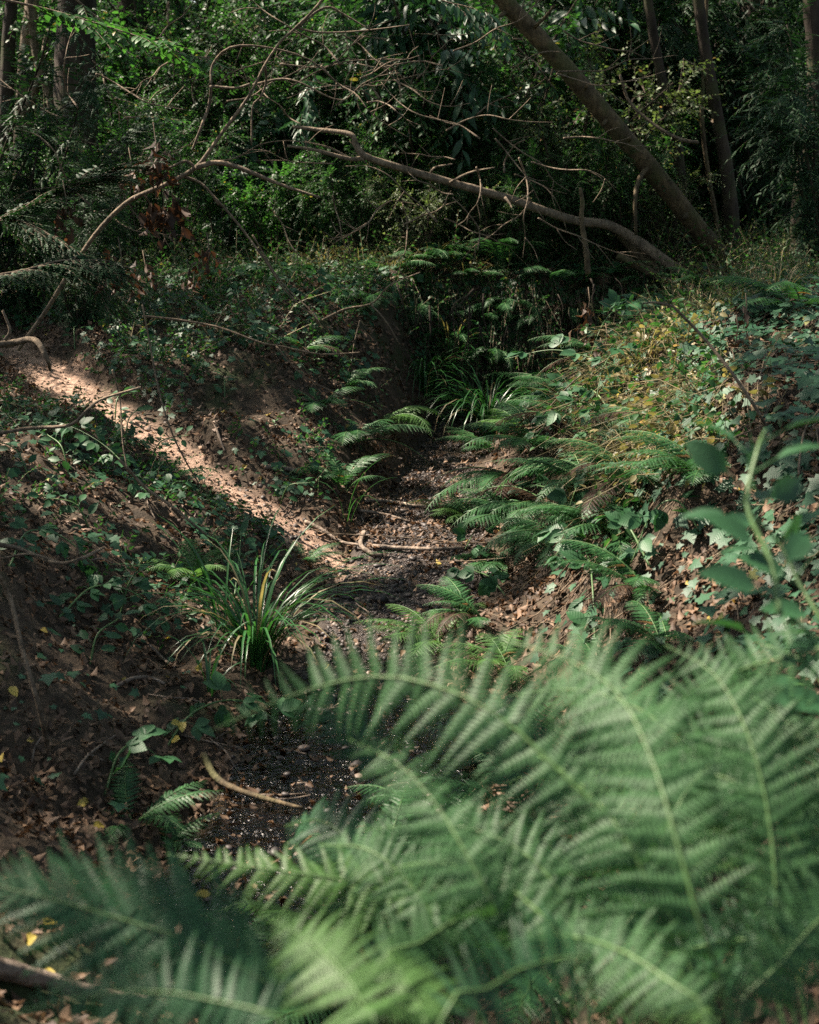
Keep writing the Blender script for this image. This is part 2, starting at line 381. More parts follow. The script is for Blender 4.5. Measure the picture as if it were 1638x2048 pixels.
RROW = {
    1.0: [(0, .3), (.3, .4), (1, .7), (3, 1.1)], 2.4: [(0, .1), (.2, .25), (.7, .6), (1.5, .95), (4, 1.3)],
    4.0: [(0, 0), (.3, .1), (.9, .5), (1.4, .9), (2.5, 1.15), (5, 1.4)], 5.5: [(0, 0), (.3, .08), (.5, .22), (.85, .78), (1.2, 1.05), (2.3, 1.18), (5, 1.4)],
    7.0: [(0, 0), (.12, .12), (.4, .55), (.7, .95), (1.4, 1.08), (3, 1.15), (5, 1.4)], 9.0: [(0, 0), (.2, .1), (.6, .42), (1.1, .86), (1.8, 1.0), (4, 1.3)],
    10.4: [(0, 0), (.3, .2), (.8, .6), (1.5, 1.0), (4, 1.3)]}
UU = np.concatenate((np.linspace(0, 6, 241), ))
def table(rows):
    ys = np.array(sorted(rows)); T = np.array([np.interp(UU, *zip(*rows[y])) for y in ys])
    yy = np.linspace(0, 14, 281); G = np.empty((len(yy), len(UU)))
    for j in range(len(UU)): G[:, j] = np.interp(yy, ys, T[:, j])
    k = np.ones(9) / 9
    for _ in range(2):
        Gp = np.pad(G, ((4, 4), (0, 0)), 'edge'); G = np.apply_along_axis(lambda c: np.convolve(c, k, 'valid'), 0, Gp)
    k = np.ones(5) / 5; Gp = np.pad(G, ((0, 0), (2, 2)), 'edge'); G = np.apply_along_axis(lambda c: np.convolve(c, k, 'valid'), 1, Gp)
    return G
GL, GR = table(LROW), table(RROW)
def look(G, u, y):
    fy = np.clip(y / 0.05, 0, 279.999); fu = np.clip(u / 0.025, 0, 239.999)
    iy = fy.astype(int); iu = fu.astype(int); a = fy - iy; b = fu - iu
    return (G[iy, iu] * (1 - b) + G[iy, iu + 1] * b) * (1 - a) + (G[iy + 1, iu] * (1 - b) + G[iy + 1, iu + 1] * b) * a
PATH = np.array([(-.18, 6.45), (-.5, 6.85), (-.95, 7.22), (-1.48, 7.62), (-1.95, 8.15), (-2.42, 8.8), (-3.2, 9.6), (-4.5, 10.4)])
def path_dist(x, y):
    best = np.full(np.shape(x), 9.0)
    for (ax, ay), (bx, by) in zip(PATH[:-1], PATH[1:]):
        dx, dy = bx - ax, by - ay; t = np.clip(((x - ax) * dx + (y - ay) * dy) / (dx * dx + dy * dy), 0, 1)
        best = np.minimum(best, np.hypot(x - ax - t * dx, y - ay - t * dy))
    return best
def bed_mask(x, y):
    e0 = np.interp(y, YK, EL) + 0.12 * vnoise(x * 0 + 3.3, y * 2.2, 5); e1 = np.interp(y, YK, ER) + 0.12 * vnoise(x * 0 + 8.1, y * 2.2, 6)
    return sstep(-0.06, 0.06, x - e0) * sstep(-0.06, 0.06, e1 - x) * (1 - sstep(10.6, 10.9, y))
def height(x, y):
    x = np.asarray(x, float); y = np.asarray(y, float)
    e0 = np.interp(y, YK, EL) + 0.12 * vnoise(x * 0 + 3.3, y * 2.2, 5); e1 = np.interp(y, YK, ER) + 0.12 * vnoise(x * 0 + 8.1, y * 2.2, 6)
    z = np.where(x < e0, look(GL, e0 - x, y), np.where(x > e1, look(GR, x - e1, y), 0.0))
    inb = (x >= e0) & (x <= e1)
    bed = 0.012 + 0.035 * fbm(x * 3, y * 3, 31, 3) - 0.05 * (1 - sstep(4.3, 4.9, y))
    z = np.where(inb, bed, z)
    yw = 10.55 + 0.35 * vnoise(x * 1.3, x * 0, 41) + 0.10 * vnoise(x * 3, x * 0, 42)
    wall = 1.03 * sstep(-0.1, 0.6, y - yw)
    z = np.maximum(z, wall)
    z = z + np.clip(y - 11.5, 0, 12) * 0.06 + np.clip(y - 23, 0, 60) * 0.03
    z = z + np.clip(np.abs(x) - 6, 0, 40) * 0.05
    pd = path_dist(x, y); pm = 1 - sstep(0.14, 0.3, pd)
    amp = np.where(inb, 0.15, 1.0) * (1 - 0.75 * pm)
    z = z + amp * (0.16 * fbm(x * 0.9, y * 0.9, 11, 3) + 0.09 * fbm(x * 4, y * 4, 21, 4)) - 0.045 * pm
    z = z + (0.012 + 0.014 * amp) * fbm(x * 11, y * 11, 51, 3)
    return z
def ground_hit(px, py):
    v = ray(px, py); o = np.array((0, 0, CAMZ)); t = np.arange(0.8, 40, 0.01)
    P = o + t[:, None] * v; k = np.argmax(P[:, 2] < height(P[:, 0], P[:, 1]))
    return P[k]
def gz(x, y): return float(height(np.array([x]), np.array([y]))[0])
def gnorm(x, y, e=0.04):
    x = np.asarray(x, float); y = np.asarray(y, float)
    dx = (height(x + e, y) - height(x - e, y)) / (2 * e); dy = (height(x, y + e) - height(x, y - e)) / (2 * e)
    return norm(np.stack((-dx, -dy, np.ones_like(dx)), -1))

xs = np.concatenate((-np.geomspace(3.6, 120, 60)[::-1], np.arange(-3.57, 3.58, 0.03), np.geomspace(3.6, 120, 60)))
ys = np.concatenate((-np.geomspace(0.5, 60, 25)[::-1], np.arange(-0.45, 1.5, 0.1), np.arange(1.5, 12.2, 0.03), np.geomspace(12.25, 300, 110)))
X, Y = np.meshgrid(xs, ys); Z = height(X, Y)
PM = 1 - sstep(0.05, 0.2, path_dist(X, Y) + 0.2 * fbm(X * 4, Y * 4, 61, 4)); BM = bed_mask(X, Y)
MO = sstep(0.02, 0.25, fbm(X * 1.1, Y * 1.1, 71, 3) + 0.1)
nx = len(xs); idx = np.arange(nx * len(ys)).reshape(len(ys), nx)
quads = np.stack((idx[:-1, :-1], idx[:-1, 1:], idx[1:, 1:], idx[1:, :-1]), -1).reshape(-1, 4)
co = np.stack((X, Y, Z), -1).reshape(-1, 3); lu = np.stack((PM, BM, MO), -1).reshape(-1, 3)
fp = PM.reshape(-1)[quads].mean(1) > 0.45; fb = BM.reshape(-1)[quads].mean(1) > 0.45; fp &= ~fb
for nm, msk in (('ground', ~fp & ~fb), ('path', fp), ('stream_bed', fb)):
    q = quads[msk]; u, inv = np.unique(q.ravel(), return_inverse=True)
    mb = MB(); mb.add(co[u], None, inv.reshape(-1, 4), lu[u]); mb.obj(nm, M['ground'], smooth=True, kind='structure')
mb = MB()
wx = np.linspace(-1.0, 0.6, 60); wy = np.linspace(1.2, 4.95, 120); WX, WY = np.meshgrid(wx, wy)
ii = np.arange(WX.size).reshape(WX.shape); wq = np.stack((ii[:-1, :-1], ii[:-1, 1:], ii[1:, 1:], ii[1:, :-1]), -1).reshape(-1, 4)
wm = (bed_mask(WX, WY) > 0.02).ravel()[wq].all(1)
mb.add(np.stack((WX, WY, 0.010 + 0.004 * fbm(WX * 9, WY * 9, 3, 2)), -1), None, wq[wm]); mb.obj('stream_water', M['water'], smooth=True, kind='structure')

# ------------------------------------------------------------------ plants: builders
def foliage(ml, mw, O, D, Ln, n, tpl, size, flat=0.6, droop=0.15, ang=0.9, jit=0.35, rtw=0.003, alt=True, wood=True):
    """sprays of leaves set alternately along N twigs"""
    O = np.asarray(O, float); D = norm(D); N = len(O); Ln = np.broadcast_to(Ln, (N,))
    up = norm(np.array((0, 0, 1.0)) * flat + rdir(N) * (1 - flat)); side = norm(np.cross(D, up)); up = np.cross(side, D)
    t = (np.arange(n) + 0.6) / n
    P = O[:, None] + D[:, None] * (Ln[:, None] * t)[:, :, None]
    P[:, :, 2] -= droop * Ln[:, None] * t ** 2
    s = np.where(np.arange(n) % 2 == 0, 1.0, -1.0)
    F = D[:, None] * math.cos(ang) + side[:, None] * (s * math.sin(ang))[None, :, None] + rng.normal(size=(N, n, 3)) * jit * 0.5
    F[:, :, 2] -= droop
    U = up[:, None] + rng.normal(size=(N, n, 3)) * jit
    S = size * rng.uniform(0.65, 1.2, (N, n)) * (1 - 0.35 * t)
    tint = np.clip(rng.random((N, 1)) * 0.6 + rng.random((N, n)) * 0.4, 0, 1) * 0.93
    tint = np.where(rng.random((N, n)) < 0.012, 0.99, tint)
    batch(ml, tpl, P.reshape(-1, 3), F.reshape(-1, 3), U.reshape(-1, 3), S.reshape(-1), tint.reshape(-1))
    if wood:
        e = O + D * Ln[:, None]; e[:, 2] -= droop * Ln; m_ = O + D * Ln[:, None] * 0.5; m_[:, 2] -= droop * Ln * 0.25
        tubes(mw, np.stack((O, m_, e), 1), rtw, rtw * 0.4)

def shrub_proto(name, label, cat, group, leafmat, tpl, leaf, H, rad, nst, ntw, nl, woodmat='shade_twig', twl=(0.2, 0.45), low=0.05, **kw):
    root = thing(name, label, cat, group=group)
    ml, mw = MB(), MB(); O = []; D = []
    for i in range(nst):
        a = rng.uniform(0, 6.283); r = rad * rng.uniform(0.35, 1.0); h = H * rng.uniform(0.6, 1.0)
        p0 = np.array((math.cos(a) * 0.08, math.sin(a) * 0.08, -0.15)); p3 = np.array((math.cos(a) * r, math.sin(a) * r, h))
        pts = spline([p0, p0 * 0.6 + p3 * 0.3 + np.array((0, 0, h * 0.15)) + rng.normal(size=3) * 0.06, p3 * 0.7 + rng.normal(size=3) * 0.09 + np.array((0, 0, h * 0.12)), p3], 14)
        tube(mw, pts, [0.016, 0.011, 0.004], 5)
        k = max(2, ntw // nst); u = rng.uniform(low, 1, k) * 13
        q = np.stack([np.interp(u, np.arange(14), pts[:, j]) for j in range(3)], 1)
        out = q * np.array((1, 1, 0)); d = norm(out * 1.2 + rdir(k) * 0.9 * rad + np.array((0, 0, 0.25 * rad)))
        O.append(q); D.append(d)
    O = np.vstack(O); D = np.vstack(D)
    foliage(ml, mw, O, D, rng.uniform(*twl, len(O)) * H * 0.6, nl, tpl, leaf, **kw)
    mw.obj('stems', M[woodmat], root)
    ml.obj('foliage', M[leafmat], root, kind='stuff')
    return root
def put(o, loc, rz=None, s=1.0, sz=None, tilt=0.0):
    o.location = [float(a) for a in loc]; o.rotation_euler = (tilt * random.uniform(-1, 1), tilt * random.uniform(-1, 1), random.uniform(0, 6.28) if rz is None else rz)
    o.scale = (s, s, sz or s)

# fern fronds -------------------------------------------------------
def rachis_curve(a0, a1, L=1.0, n=26):
    s = np.linspace(0, 1, n); a = np.radians(a0 + (a1 - a0) * s ** 1.2); st = L / (n - 1)
    p = np.zeros((n, 3)); p[1:, 1] = np.cumsum(np.cos(a[:-1])) * st; p[1:, 2] = np.cumsum(np.sin(a[:-1])) * st
    return p
def frond_frames(p, npair, start, width, up=None, peak=0.3, sweep=0.42, droop=0.1, jit=0.06):
    n = len(p); T = norm(np.gradient(p, axis=0))
    s = start + (1 - start) * ((np.arange(npair) + 0.3) / npair) ** 0.93; f = s * (n - 1)
    P = np.stack([np.interp(f, np.arange(n), p[:, j]) for j in range(3)], 1)
    TT = norm(np.stack([np.interp(f, np.arange(n), T[:, j]) for j in range(3)], 1))
    U0 = np.array((0, 0, 1.0)) if up is None else np.asarray(up, float)
    side = norm(np.cross(TT, U0)); U = np.cross(side, TT)
    v = (s - start) / (1 - start)
    prof = np.where(v < peak, 0.45 + 0.55 * np.sin(v / peak * math.pi / 2), np.cos((v - peak) / (1 - peak) * math.pi / 2) ** 0.8) * width
    O = []; F = []; UU_ = []; S = []
    for sg in (1, -1):
        sw = sweep + 0.35 * v
        d = side * (sg * np.cos(sw))[:, None] + TT * np.sin(sw)[:, None] - U * droop + rng.normal(size=P.shape) * jit
        O.append(P); F.append(d); UU_.append(U + rng.normal(size=P.shape) * jit * 2); S.append(np.maximum(prof, 0.015 * width) * rng.uniform(0.9, 1.08, npair))
    return np.vstack(O), np.vstack(F), np.vstack(UU_), np.concatenate(S)
def frond_mesh(name, a0, a1, npair, width, tpl, mat, start=0.2, bend=0.1, droop=0.12):
    p = rachis_curve(a0, a1); p[:, 0] += bend * np.linspace(0, 1, len(p)) ** 2
    mb = MB(); O, F, U, S = frond_frames(p, npair, start, width, droop=droop)
    batch(mb, tpl, O, F, U, S, np.where(rng.random(len(O)) < .02, .99, np.clip(rng.normal(0.5, 0.2, len(O)), 0, 0.93)))
    nt = sum(len(t) for t in mb.t), sum(len(q) for q in mb.q)
    k0 = mb.n; tube(mb, p, [0.007, 0.005, 0.0015], 4)
    me = mb.mesh(name, [mat, M['rachis']])
    # stalk faces: those whose verts all come after k0
    mi = np.zeros(len(me.polygons), np.int32); vi = np.empty(len(me.loops), np.int32); me.loops.foreach_get('vertex_index', vi)
    ls = np.empty(len(me.polygons), np.int32); me.polygons.foreach_get('loop_start', ls); mi[vi[ls] >= k0] = 1
    me.polygons.foreach_set('material_index', mi)
    return me
FR = {}
for mk in ('fern', 'fern_yel', 'brown'):
    FR[mk] = {'arch': [frond_mesh('frond', 68 + 6 * i, -25 - 8 * i, 20, 0.19, PIN_MID, M[mk], 0.16, 0.12 * (i - 1)) for i in range(3)],
              'flat': [frond_mesh('frond', 35 + 6 * i, -18 - 6 * i, 20, 0.20, PIN_MID, M[mk], 0.12, 0.14 * (i - 1)) for i in range(3)],
              'hang': [frond_mesh('frond', 25 + 8 * i, -52 - 6 * i, 22, 0.18, PIN_MID, M[mk], 0.12, 0.12 * (i - 1)) for i in range(3)],
              'up': [frond_mesh('frond', 85, 58 + 8 * i, 20, 0.17, PIN_MID, M[mk], 0.25, 0.08 * (i - 1)) for i in range(3)]}
def fern(label, loc, size, n, az=0.0, spread=180, kind='arch', mat='fern', group='ferns growing in the gully', tilt=8):
    """az: 0 = away from the camera, 90 = to the left"""
    root = thing('fern', label, 'fern', loc, group)
    for i in range(n):
        a = az + spread * ((i + 0.5) / n * 2 - 1) + random.uniform(-1, 1) * spread / n * 0.8
        dead = random.random() < .10
        o = link('frond', random.choice(FR['brown']['hang'] if dead else FR[mat][kind]), root)
        if dead: o['label'] = 'withered brown frond'
        o.rotation_euler = (R(random.uniform(-tilt, tilt)), R(random.uniform(-tilt, tilt)), R(a))
        s = size * random.uniform(0.7, 1.1); o.scale = (s, s, s); o.location = (random.uniform(-.02, .02), random.uniform(-.02, .02), -0.01)
    return root

PINM = {}
def pinna_mesh(mk):
    if mk not in PINM:
        PINM[mk] = []
        for i in range(5):
            mb = MB(); batch(mb, PIN_HI, [(0, 0, 0)], [(0, 1, 0)], [(0, 0, 1)], 1.0, [0.99 if i == 4 else 0.2 + 0.2 * i]); tube(mb, [(0, 0, 0), (0, 0.5, -0.055), (0, 1, -0.22)], [0.008, 0.002], 3, tint=0.9)
            PINM[mk].append(mb.mesh('pinna', M[mk]))
    return PINM[mk]
def big_frond(root, pts, width, up, mat='fern_fore', npair=22, start=0.15, r=0.0027, peak=0.3, droop=0.1, sweep=0.24):
    """a close frond: stalk mesh with every pinna a child mesh; points in world space, root at the first"""
    o0 = np.array(root.location); p = spline(np.asarray(pts, float) - o0, 120)
    L_ = np.concatenate(([0], np.cumsum(np.linalg.norm(np.diff(p, axis=0), axis=1)))); u_ = np.linspace(0, L_[-1], 36); p = np.stack([np.interp(u_, L_, p[:, j]) for j in range(3)], 1)
    mb = MB(); tube(mb, p, [r * 1.2, r, r * 0.35], 6)
    fr = mb.obj('frond', M['rachis'], root, smooth=True)
    O, F, U, S = frond_frames(p, npair, start, width, up, peak=peak, droop=droop, sweep=sweep, jit=0.1)
    F = norm(F); Rr = norm(np.cross(F, U)); U = np.cross(Rr, F)
    for i in range(len(O)):
        c = link('pinna', pinna_mesh(mat)[random.randrange(4)], fr)
        s = float(S[i]); m = Matrix((Rr[i] * s, F[i] * s, U[i] * s)).transposed().to_4x4(); m.translation = Vector(O[i]); c.matrix_basis = m
    return fr

# ------------------------------------------------------------------ trees
def trunk_tree(name, label, pts, rad, bark, limbs=(), crown=None, cat='tree', group=None, sides=12, wob=0.05):
    """pts world points from foot to top"""
    root = thing(name, label, cat, pts[0], group); o0 = np.asarray(pts[0], float)
    mb = MB(); tube(mb, spline(np.asarray(pts) - o0, 26), rad, sides, wob); mb.obj('trunk', M[bark], root, smooth=True)
    for lp, lr in limbs:
        mb = MB(); tube(mb, spline(np.asarray(lp, float) - o0, 16), lr, 7, 0.05); mb.obj('limb', M[bark], root, smooth=True)
    if crown:
        ml, mw = MB(), MB(); crown(ml, mw, o0); mw.n and mw.obj('branches', M['twig'], root); ml.obj('crown', M[crown.mat], root, kind='stuff')
    return root
class Crown:
    def __init__(s, mat, c, r, ntw, n, tpl, size, tw=0.5, **kw): s.mat, s.c, s.r, s.ntw, s.n, s.tpl, s.size, s.tw, s.kw = mat, c, r, ntw, n, tpl, size, tw, kw
    def __call__(s, ml, mw, o0):
        for c, r in zip(s.c, s.r):
            k = s.ntw; d = rdir(k); O = np.asarray(c, float) - o0 + d * np.asarray(r) * rng.uniform(0.35, 1, (k, 1)) ** 0.6
            keep = fbm(O[:, 0] * 1.1 + 7, O[:, 1] * 1.1 + O[:, 2] * 1.3, 81, 3) > -0.18
            O = O[keep]; D = norm(d[keep] * 0.7 + rdir(len(O)))
            foliage(ml, mw, O, D, s.tw * rng.uniform(0.6, 1.2, len(O)), s.n, s.tpl, s.size, **s.kw)
def up_from(px, py, d, dz=0.0):
    p = at(px, py, d); p[2] += dz; return p
def foot(px, d):
    x = at(px, 600, d)[0]; return np.array((x, d, gz(x, d) - 0.15))

# leaning tree, upper right
b = np.array(at(1472, 555, 11.5))
trunk_tree('leaning_tree', 'bare brown trunk leaning diagonally from the right bank up to the top middle', [b, at(1412, 478, 11.4), at(1312, 352, 11.2), at(1204, 222, 11.0), at(1095, 96, 10.8), at(1003, -6, 10.7), at(860, -200, 10.5), at(700, -420, 10.4)],
           [0.088, 0.076, 0.072, 0.068, 0.064, 0.058, 0.04], 'bark',
           limbs=[([at(1300, 330, 11.15), at(1278, 358, 11.0), at(1270, 400, 10.9), at(1272, 470, 10.9)], [0.02, 0.018, 0.012]),
                  ([at(1062, 60, 10.75), at(1085, 40, 10.6), at(1110, 10, 10.5)], [0.016, 0.008]), ([at(1010, 25, 10.7), at(1000, 32, 10.6)], [0.02, 0.012]),
                  ([at(1160, 190, 10.95), at(1175, 170, 10.8)], [0.018, 0.012]), ([at(1135, 140, 10.9), at(1128, 152, 10.78)], [0.03, 0.014]), ([at(1250, 285, 11.1), at(1262, 276, 10.97)], [0.026, 0.012]), ([at(1372, 425, 11.3), at(1368, 436, 11.18)], [0.035, 0.016]), ([at(1215, 235, 11.0), at(1206, 250, 10.9)], [0.024, 0.01])],
           crown=Crown('canopy', [at(760, -420, 10.4), at(620, -500, 10.2)], [(1.6, 1.5, 0.8)] * 2, 200, 10, OVATE, 0.1))
def simple_trunk(label, pxs, d, rad, bark, name='tree', group=None, limbs=()):
    pts = [foot(pxs[0][0], d)] + [at(px, py, d) for px, py in pxs[1:]]
    top = pts[-1] + (pts[-1] - pts[-2]) * 1.0; top[2] = max(top[2], 4.5)
    return trunk_tree(name, label, pts + [top], rad, bark, limbs, group=group)
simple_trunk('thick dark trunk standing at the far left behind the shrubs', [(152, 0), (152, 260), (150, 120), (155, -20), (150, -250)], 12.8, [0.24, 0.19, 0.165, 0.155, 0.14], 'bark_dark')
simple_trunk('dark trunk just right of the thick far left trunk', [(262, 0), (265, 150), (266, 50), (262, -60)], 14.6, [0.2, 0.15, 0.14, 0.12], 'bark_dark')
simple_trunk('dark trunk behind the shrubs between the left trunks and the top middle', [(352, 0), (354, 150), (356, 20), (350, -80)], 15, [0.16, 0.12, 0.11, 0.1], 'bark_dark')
simple_trunk('slim pale brown trunk at the left edge, forking near its top', [(48, 0), (46, 240), (52, 120), (62, 20), (70, -60)], 13.6, [0.09, 0.07, 0.06, 0.05], 'bark_pale', limbs=[([at(46, 240, 13.6), at(80, 150, 13.5), (at(98, 60, 13.4))], [0.05, 0.03])])
simple_trunk('slim pale stem beside the thick far left trunk, curving left', [(100, 0), (105, 230), (80, 140), (68, 80), (60, 0)], 13.2, [0.05, 0.04, 0.035, 0.03], 'bark_pale')
simple_trunk('thin dark pole trunk at the extreme left edge', [(10, 0), (16, 120), (22, 20), (26, -60)], 13, [0.07, 0.06, 0.05, 0.05], 'bark_dark')
simple_trunk('grey sinuous trunk right of the leaning tree, pale at its foot', [(1466, 0), (1462, 430), (1450, 320), (1428, 200), (1408, 90), (1395, -10), (1380, -120)], 11.9, [0.075, 0.06, 0.05, 0.048, 0.046, 0.04], 'bark_dark')
simple_trunk('slender trunk between the leaning tree and the grey sinuous one', [(1372, 0), (1356, 300), (1335, 210), (1312, 100), (1296, 0), (1285, -100)], 12.1, [0.05, 0.042, 0.04, 0.036, 0.03], 'bark_dark')
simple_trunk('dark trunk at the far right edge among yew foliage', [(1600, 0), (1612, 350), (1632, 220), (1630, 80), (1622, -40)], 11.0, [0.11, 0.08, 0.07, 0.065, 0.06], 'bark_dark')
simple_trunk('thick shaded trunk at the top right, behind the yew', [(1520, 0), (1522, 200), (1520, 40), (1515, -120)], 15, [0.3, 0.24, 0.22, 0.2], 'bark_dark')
simple_trunk('thin green stem just left of the grey sinuous trunk', [(1437, 0), (1432, 440), (1418, 360), (1404, 240), (1408, 120)], 12.4, [0.025, 0.02, 0.018, 0.014], 'bark')
bgx = [(-9.5, 24), (-7.2, 27), (-5.6, 22.5), (-4.6, 29), (-3.0, 25), (-1.4, 30), (0.6, 24), (2.2, 28), (4.3, 23), (6.0, 30), (7.4, 26), (-8.6, 32), (-6.4, 33), (3.4, 33)]
for i, (x, y) in enumerate(bgx):
    r = random.uniform(0.09, 0.2); z = gz(x, y)
    trunk_tree('woodland_tree', 'upright trunk half lost in the far thicket at the top of the picture', [(x, y, z - 0.2), (x + random.uniform(-.2, .2), y, z + 2.5), (x + random.uniform(-.5, .5), y, z + 5), (x + random.uniform(-.8, .8), y, z + 9)], [r * 1.2, r, r * .9, r * .6], ['bark', 'bark_dark', 'bark_pale'][i % 3] if x < -2 else 'bark_dark',
               group='trunks in the far thicket')

# fallen branch across the middle
fb_ = [at(585, 253, 10.3), at(640, 260, 10.3), at(700, 268, 10.2), at(712, 290, 10.2), at(730, 312, 10.2), at(780, 330, 10.3), at(900, 365, 10.5), at(1010, 395, 10.7), at(1090, 422, 10.8), at(1150, 441, 10.9), at(1215, 450, 11.0), at(1270, 480, 11.1), at(1330, 522, 11.1), at(1385, 560, 11.1)]
t = thing('fallen_branch', 'long bare fallen branch sloping across the middle from the right bank', 'branch', fb_[-1]); o0 = np.array(t.location)
mb = MB(); tube(mb, spline(np.array(fb_) - o0, 60), [0.011, 0.017, 0.022, 0.026, 0.03, 0.032, 0.037, 0.043, 0.047], 9, 0.07); mb.obj('limb', M['bark_pale'], t, smooth=True)
mb = MB(); tube(mb, spline(np.array([at(575, 292, 10.1), at(630, 300, 10.1), at(700, 318, 10.2), at(735, 314, 10.2)]) - o0, 16), [0.008, 0.014, 0.02], 7, 0.06); mb.obj('side_branch', M['bark_pale'], t, smooth=True)
for a in ([(900, 365), (940, 345), (990, 335)], [(858, 352), (870, 335), (905, 328)], [(1010, 395), (1020, 408), (1024, 416)], [(700, 318), (660, 296), (610, 283)]):
    mb = MB(); tube(mb, spline(np.array([at(x, y, 10.45 - 0.05 * k) for k, (x, y) in enumerate(a)]) - o0, 8), [0.011, 0.005], 5); mb.obj('side_twig', M['bark_pale'], t, smooth=True)
def log(label, pts, rad, mat='bark', name='fallen_log', cat='log', sides=8, group=None, n=20):
    o0 = np.asarray(pts[0], float); mb = MB(); tube(mb, spline(np.asarray(pts) - o0, n), rad, sides, 0.08)
    return tag(mb.obj(name, M[mat], smooth=True, loc=o0), label, cat, group)
log('thick dark log lying under the lower end of the fallen branch', [at(1235, 465, 11.3), at(1290, 520, 11.2), at(1340, 560, 11.1), at(1372, 600, 11.0)], [0.035, 0.05, 0.052, 0.045], 'bark')
log('thin broken log below the thick dark log on the right', [at(1235, 510, 11.0), at(1300, 545, 11.0), at(1365, 580, 10.9)], [0.03, 0.035, 0.03], 'bark')
log('short brown snag standing upright in front of the fallen branch', [at(1176, 548, 9.4), at(1172, 500, 9.4), at(1163, 440, 9.4), at(1165, 405, 9.4), at(1160, 375, 9.4)], [0.02, 0.018, 0.016, 0.014, 0.01], 'bark', 'snag', 'dead stem')

# sapling with arching limbs, upper left
sp = [(36, 700), (92, 622), (130, 560), (190, 470), (250, 408), (300, 382), (340, 365), (392, 335), (420, 300), (450, 258), (480, 218), (505, 180), (530, 130), (560, 85), (592, 55), (640, 5), (680, -60)]
pts = [at(x, y, 7.4 - 0.02 * i) for i, (x, y) in enumerate(sp)]
t = thing('bent_sapling', 'pale bent sapling stem rising diagonally across the upper left', 'sapling', pts[0]); o0 = np.array(pts[0])
mb = MB(); tube(mb, spline(np.array(pts) - o0, 60), [0.010, 0.012, 0.012, 0.012, 0.011, 0.009, 0.007, 0.006, 0.006, 0.007], 9, 0.05); mb.obj('stem', M['twig'], t, smooth=True)
sub = [([(392, 335), (430, 325), (470, 332), (520, 352), (570, 372), (640, 395)], [.015, .012, .006]), ([(392, 335), (370, 322), (340, 335), (290, 345)], [.009, .005]), ([(365, 352), (400, 365), (425, 390), (437, 410)], [.008, .005]),
       ([(530, 130), (532, 165), (520, 195), (505, 215), (503, 290)], [.007, .004]), ([(592, 55), (640, 65), (720, 62), (819, 50)], [.006, .003]), ([(422, 172), (470, 176), (500, 168)], [.007, .006]),
       ([(422, 172), (418, 210), (400, 260), (385, 300)], [.008, .008, .006]), ([(422, 172), (425, 130), (460, 95), (530, 94), (620, 120), (690, 180)], [.007, .006, .003]), ([(505, 170), (560, 158), (600, 165), (660, 195), (690, 200)], [.006, .005, .003]),
       ([(425, 390), (470, 440), (530, 520), (570, 580), (640, 645)], [.006, .006, .003]), ([(592, 55), (650, 15), (690, 30), (740, 60)], [.008, .003])]
for pp, rr in sub:
    mb = MB(); tube(mb, spline(np.array([at(x, y, 7.25 + random.uniform(-.04, .04)) for x, y in pp]) - o0, 16), rr, 5, 0.05); mb.obj('twig', M['twig'], t, smooth=True)

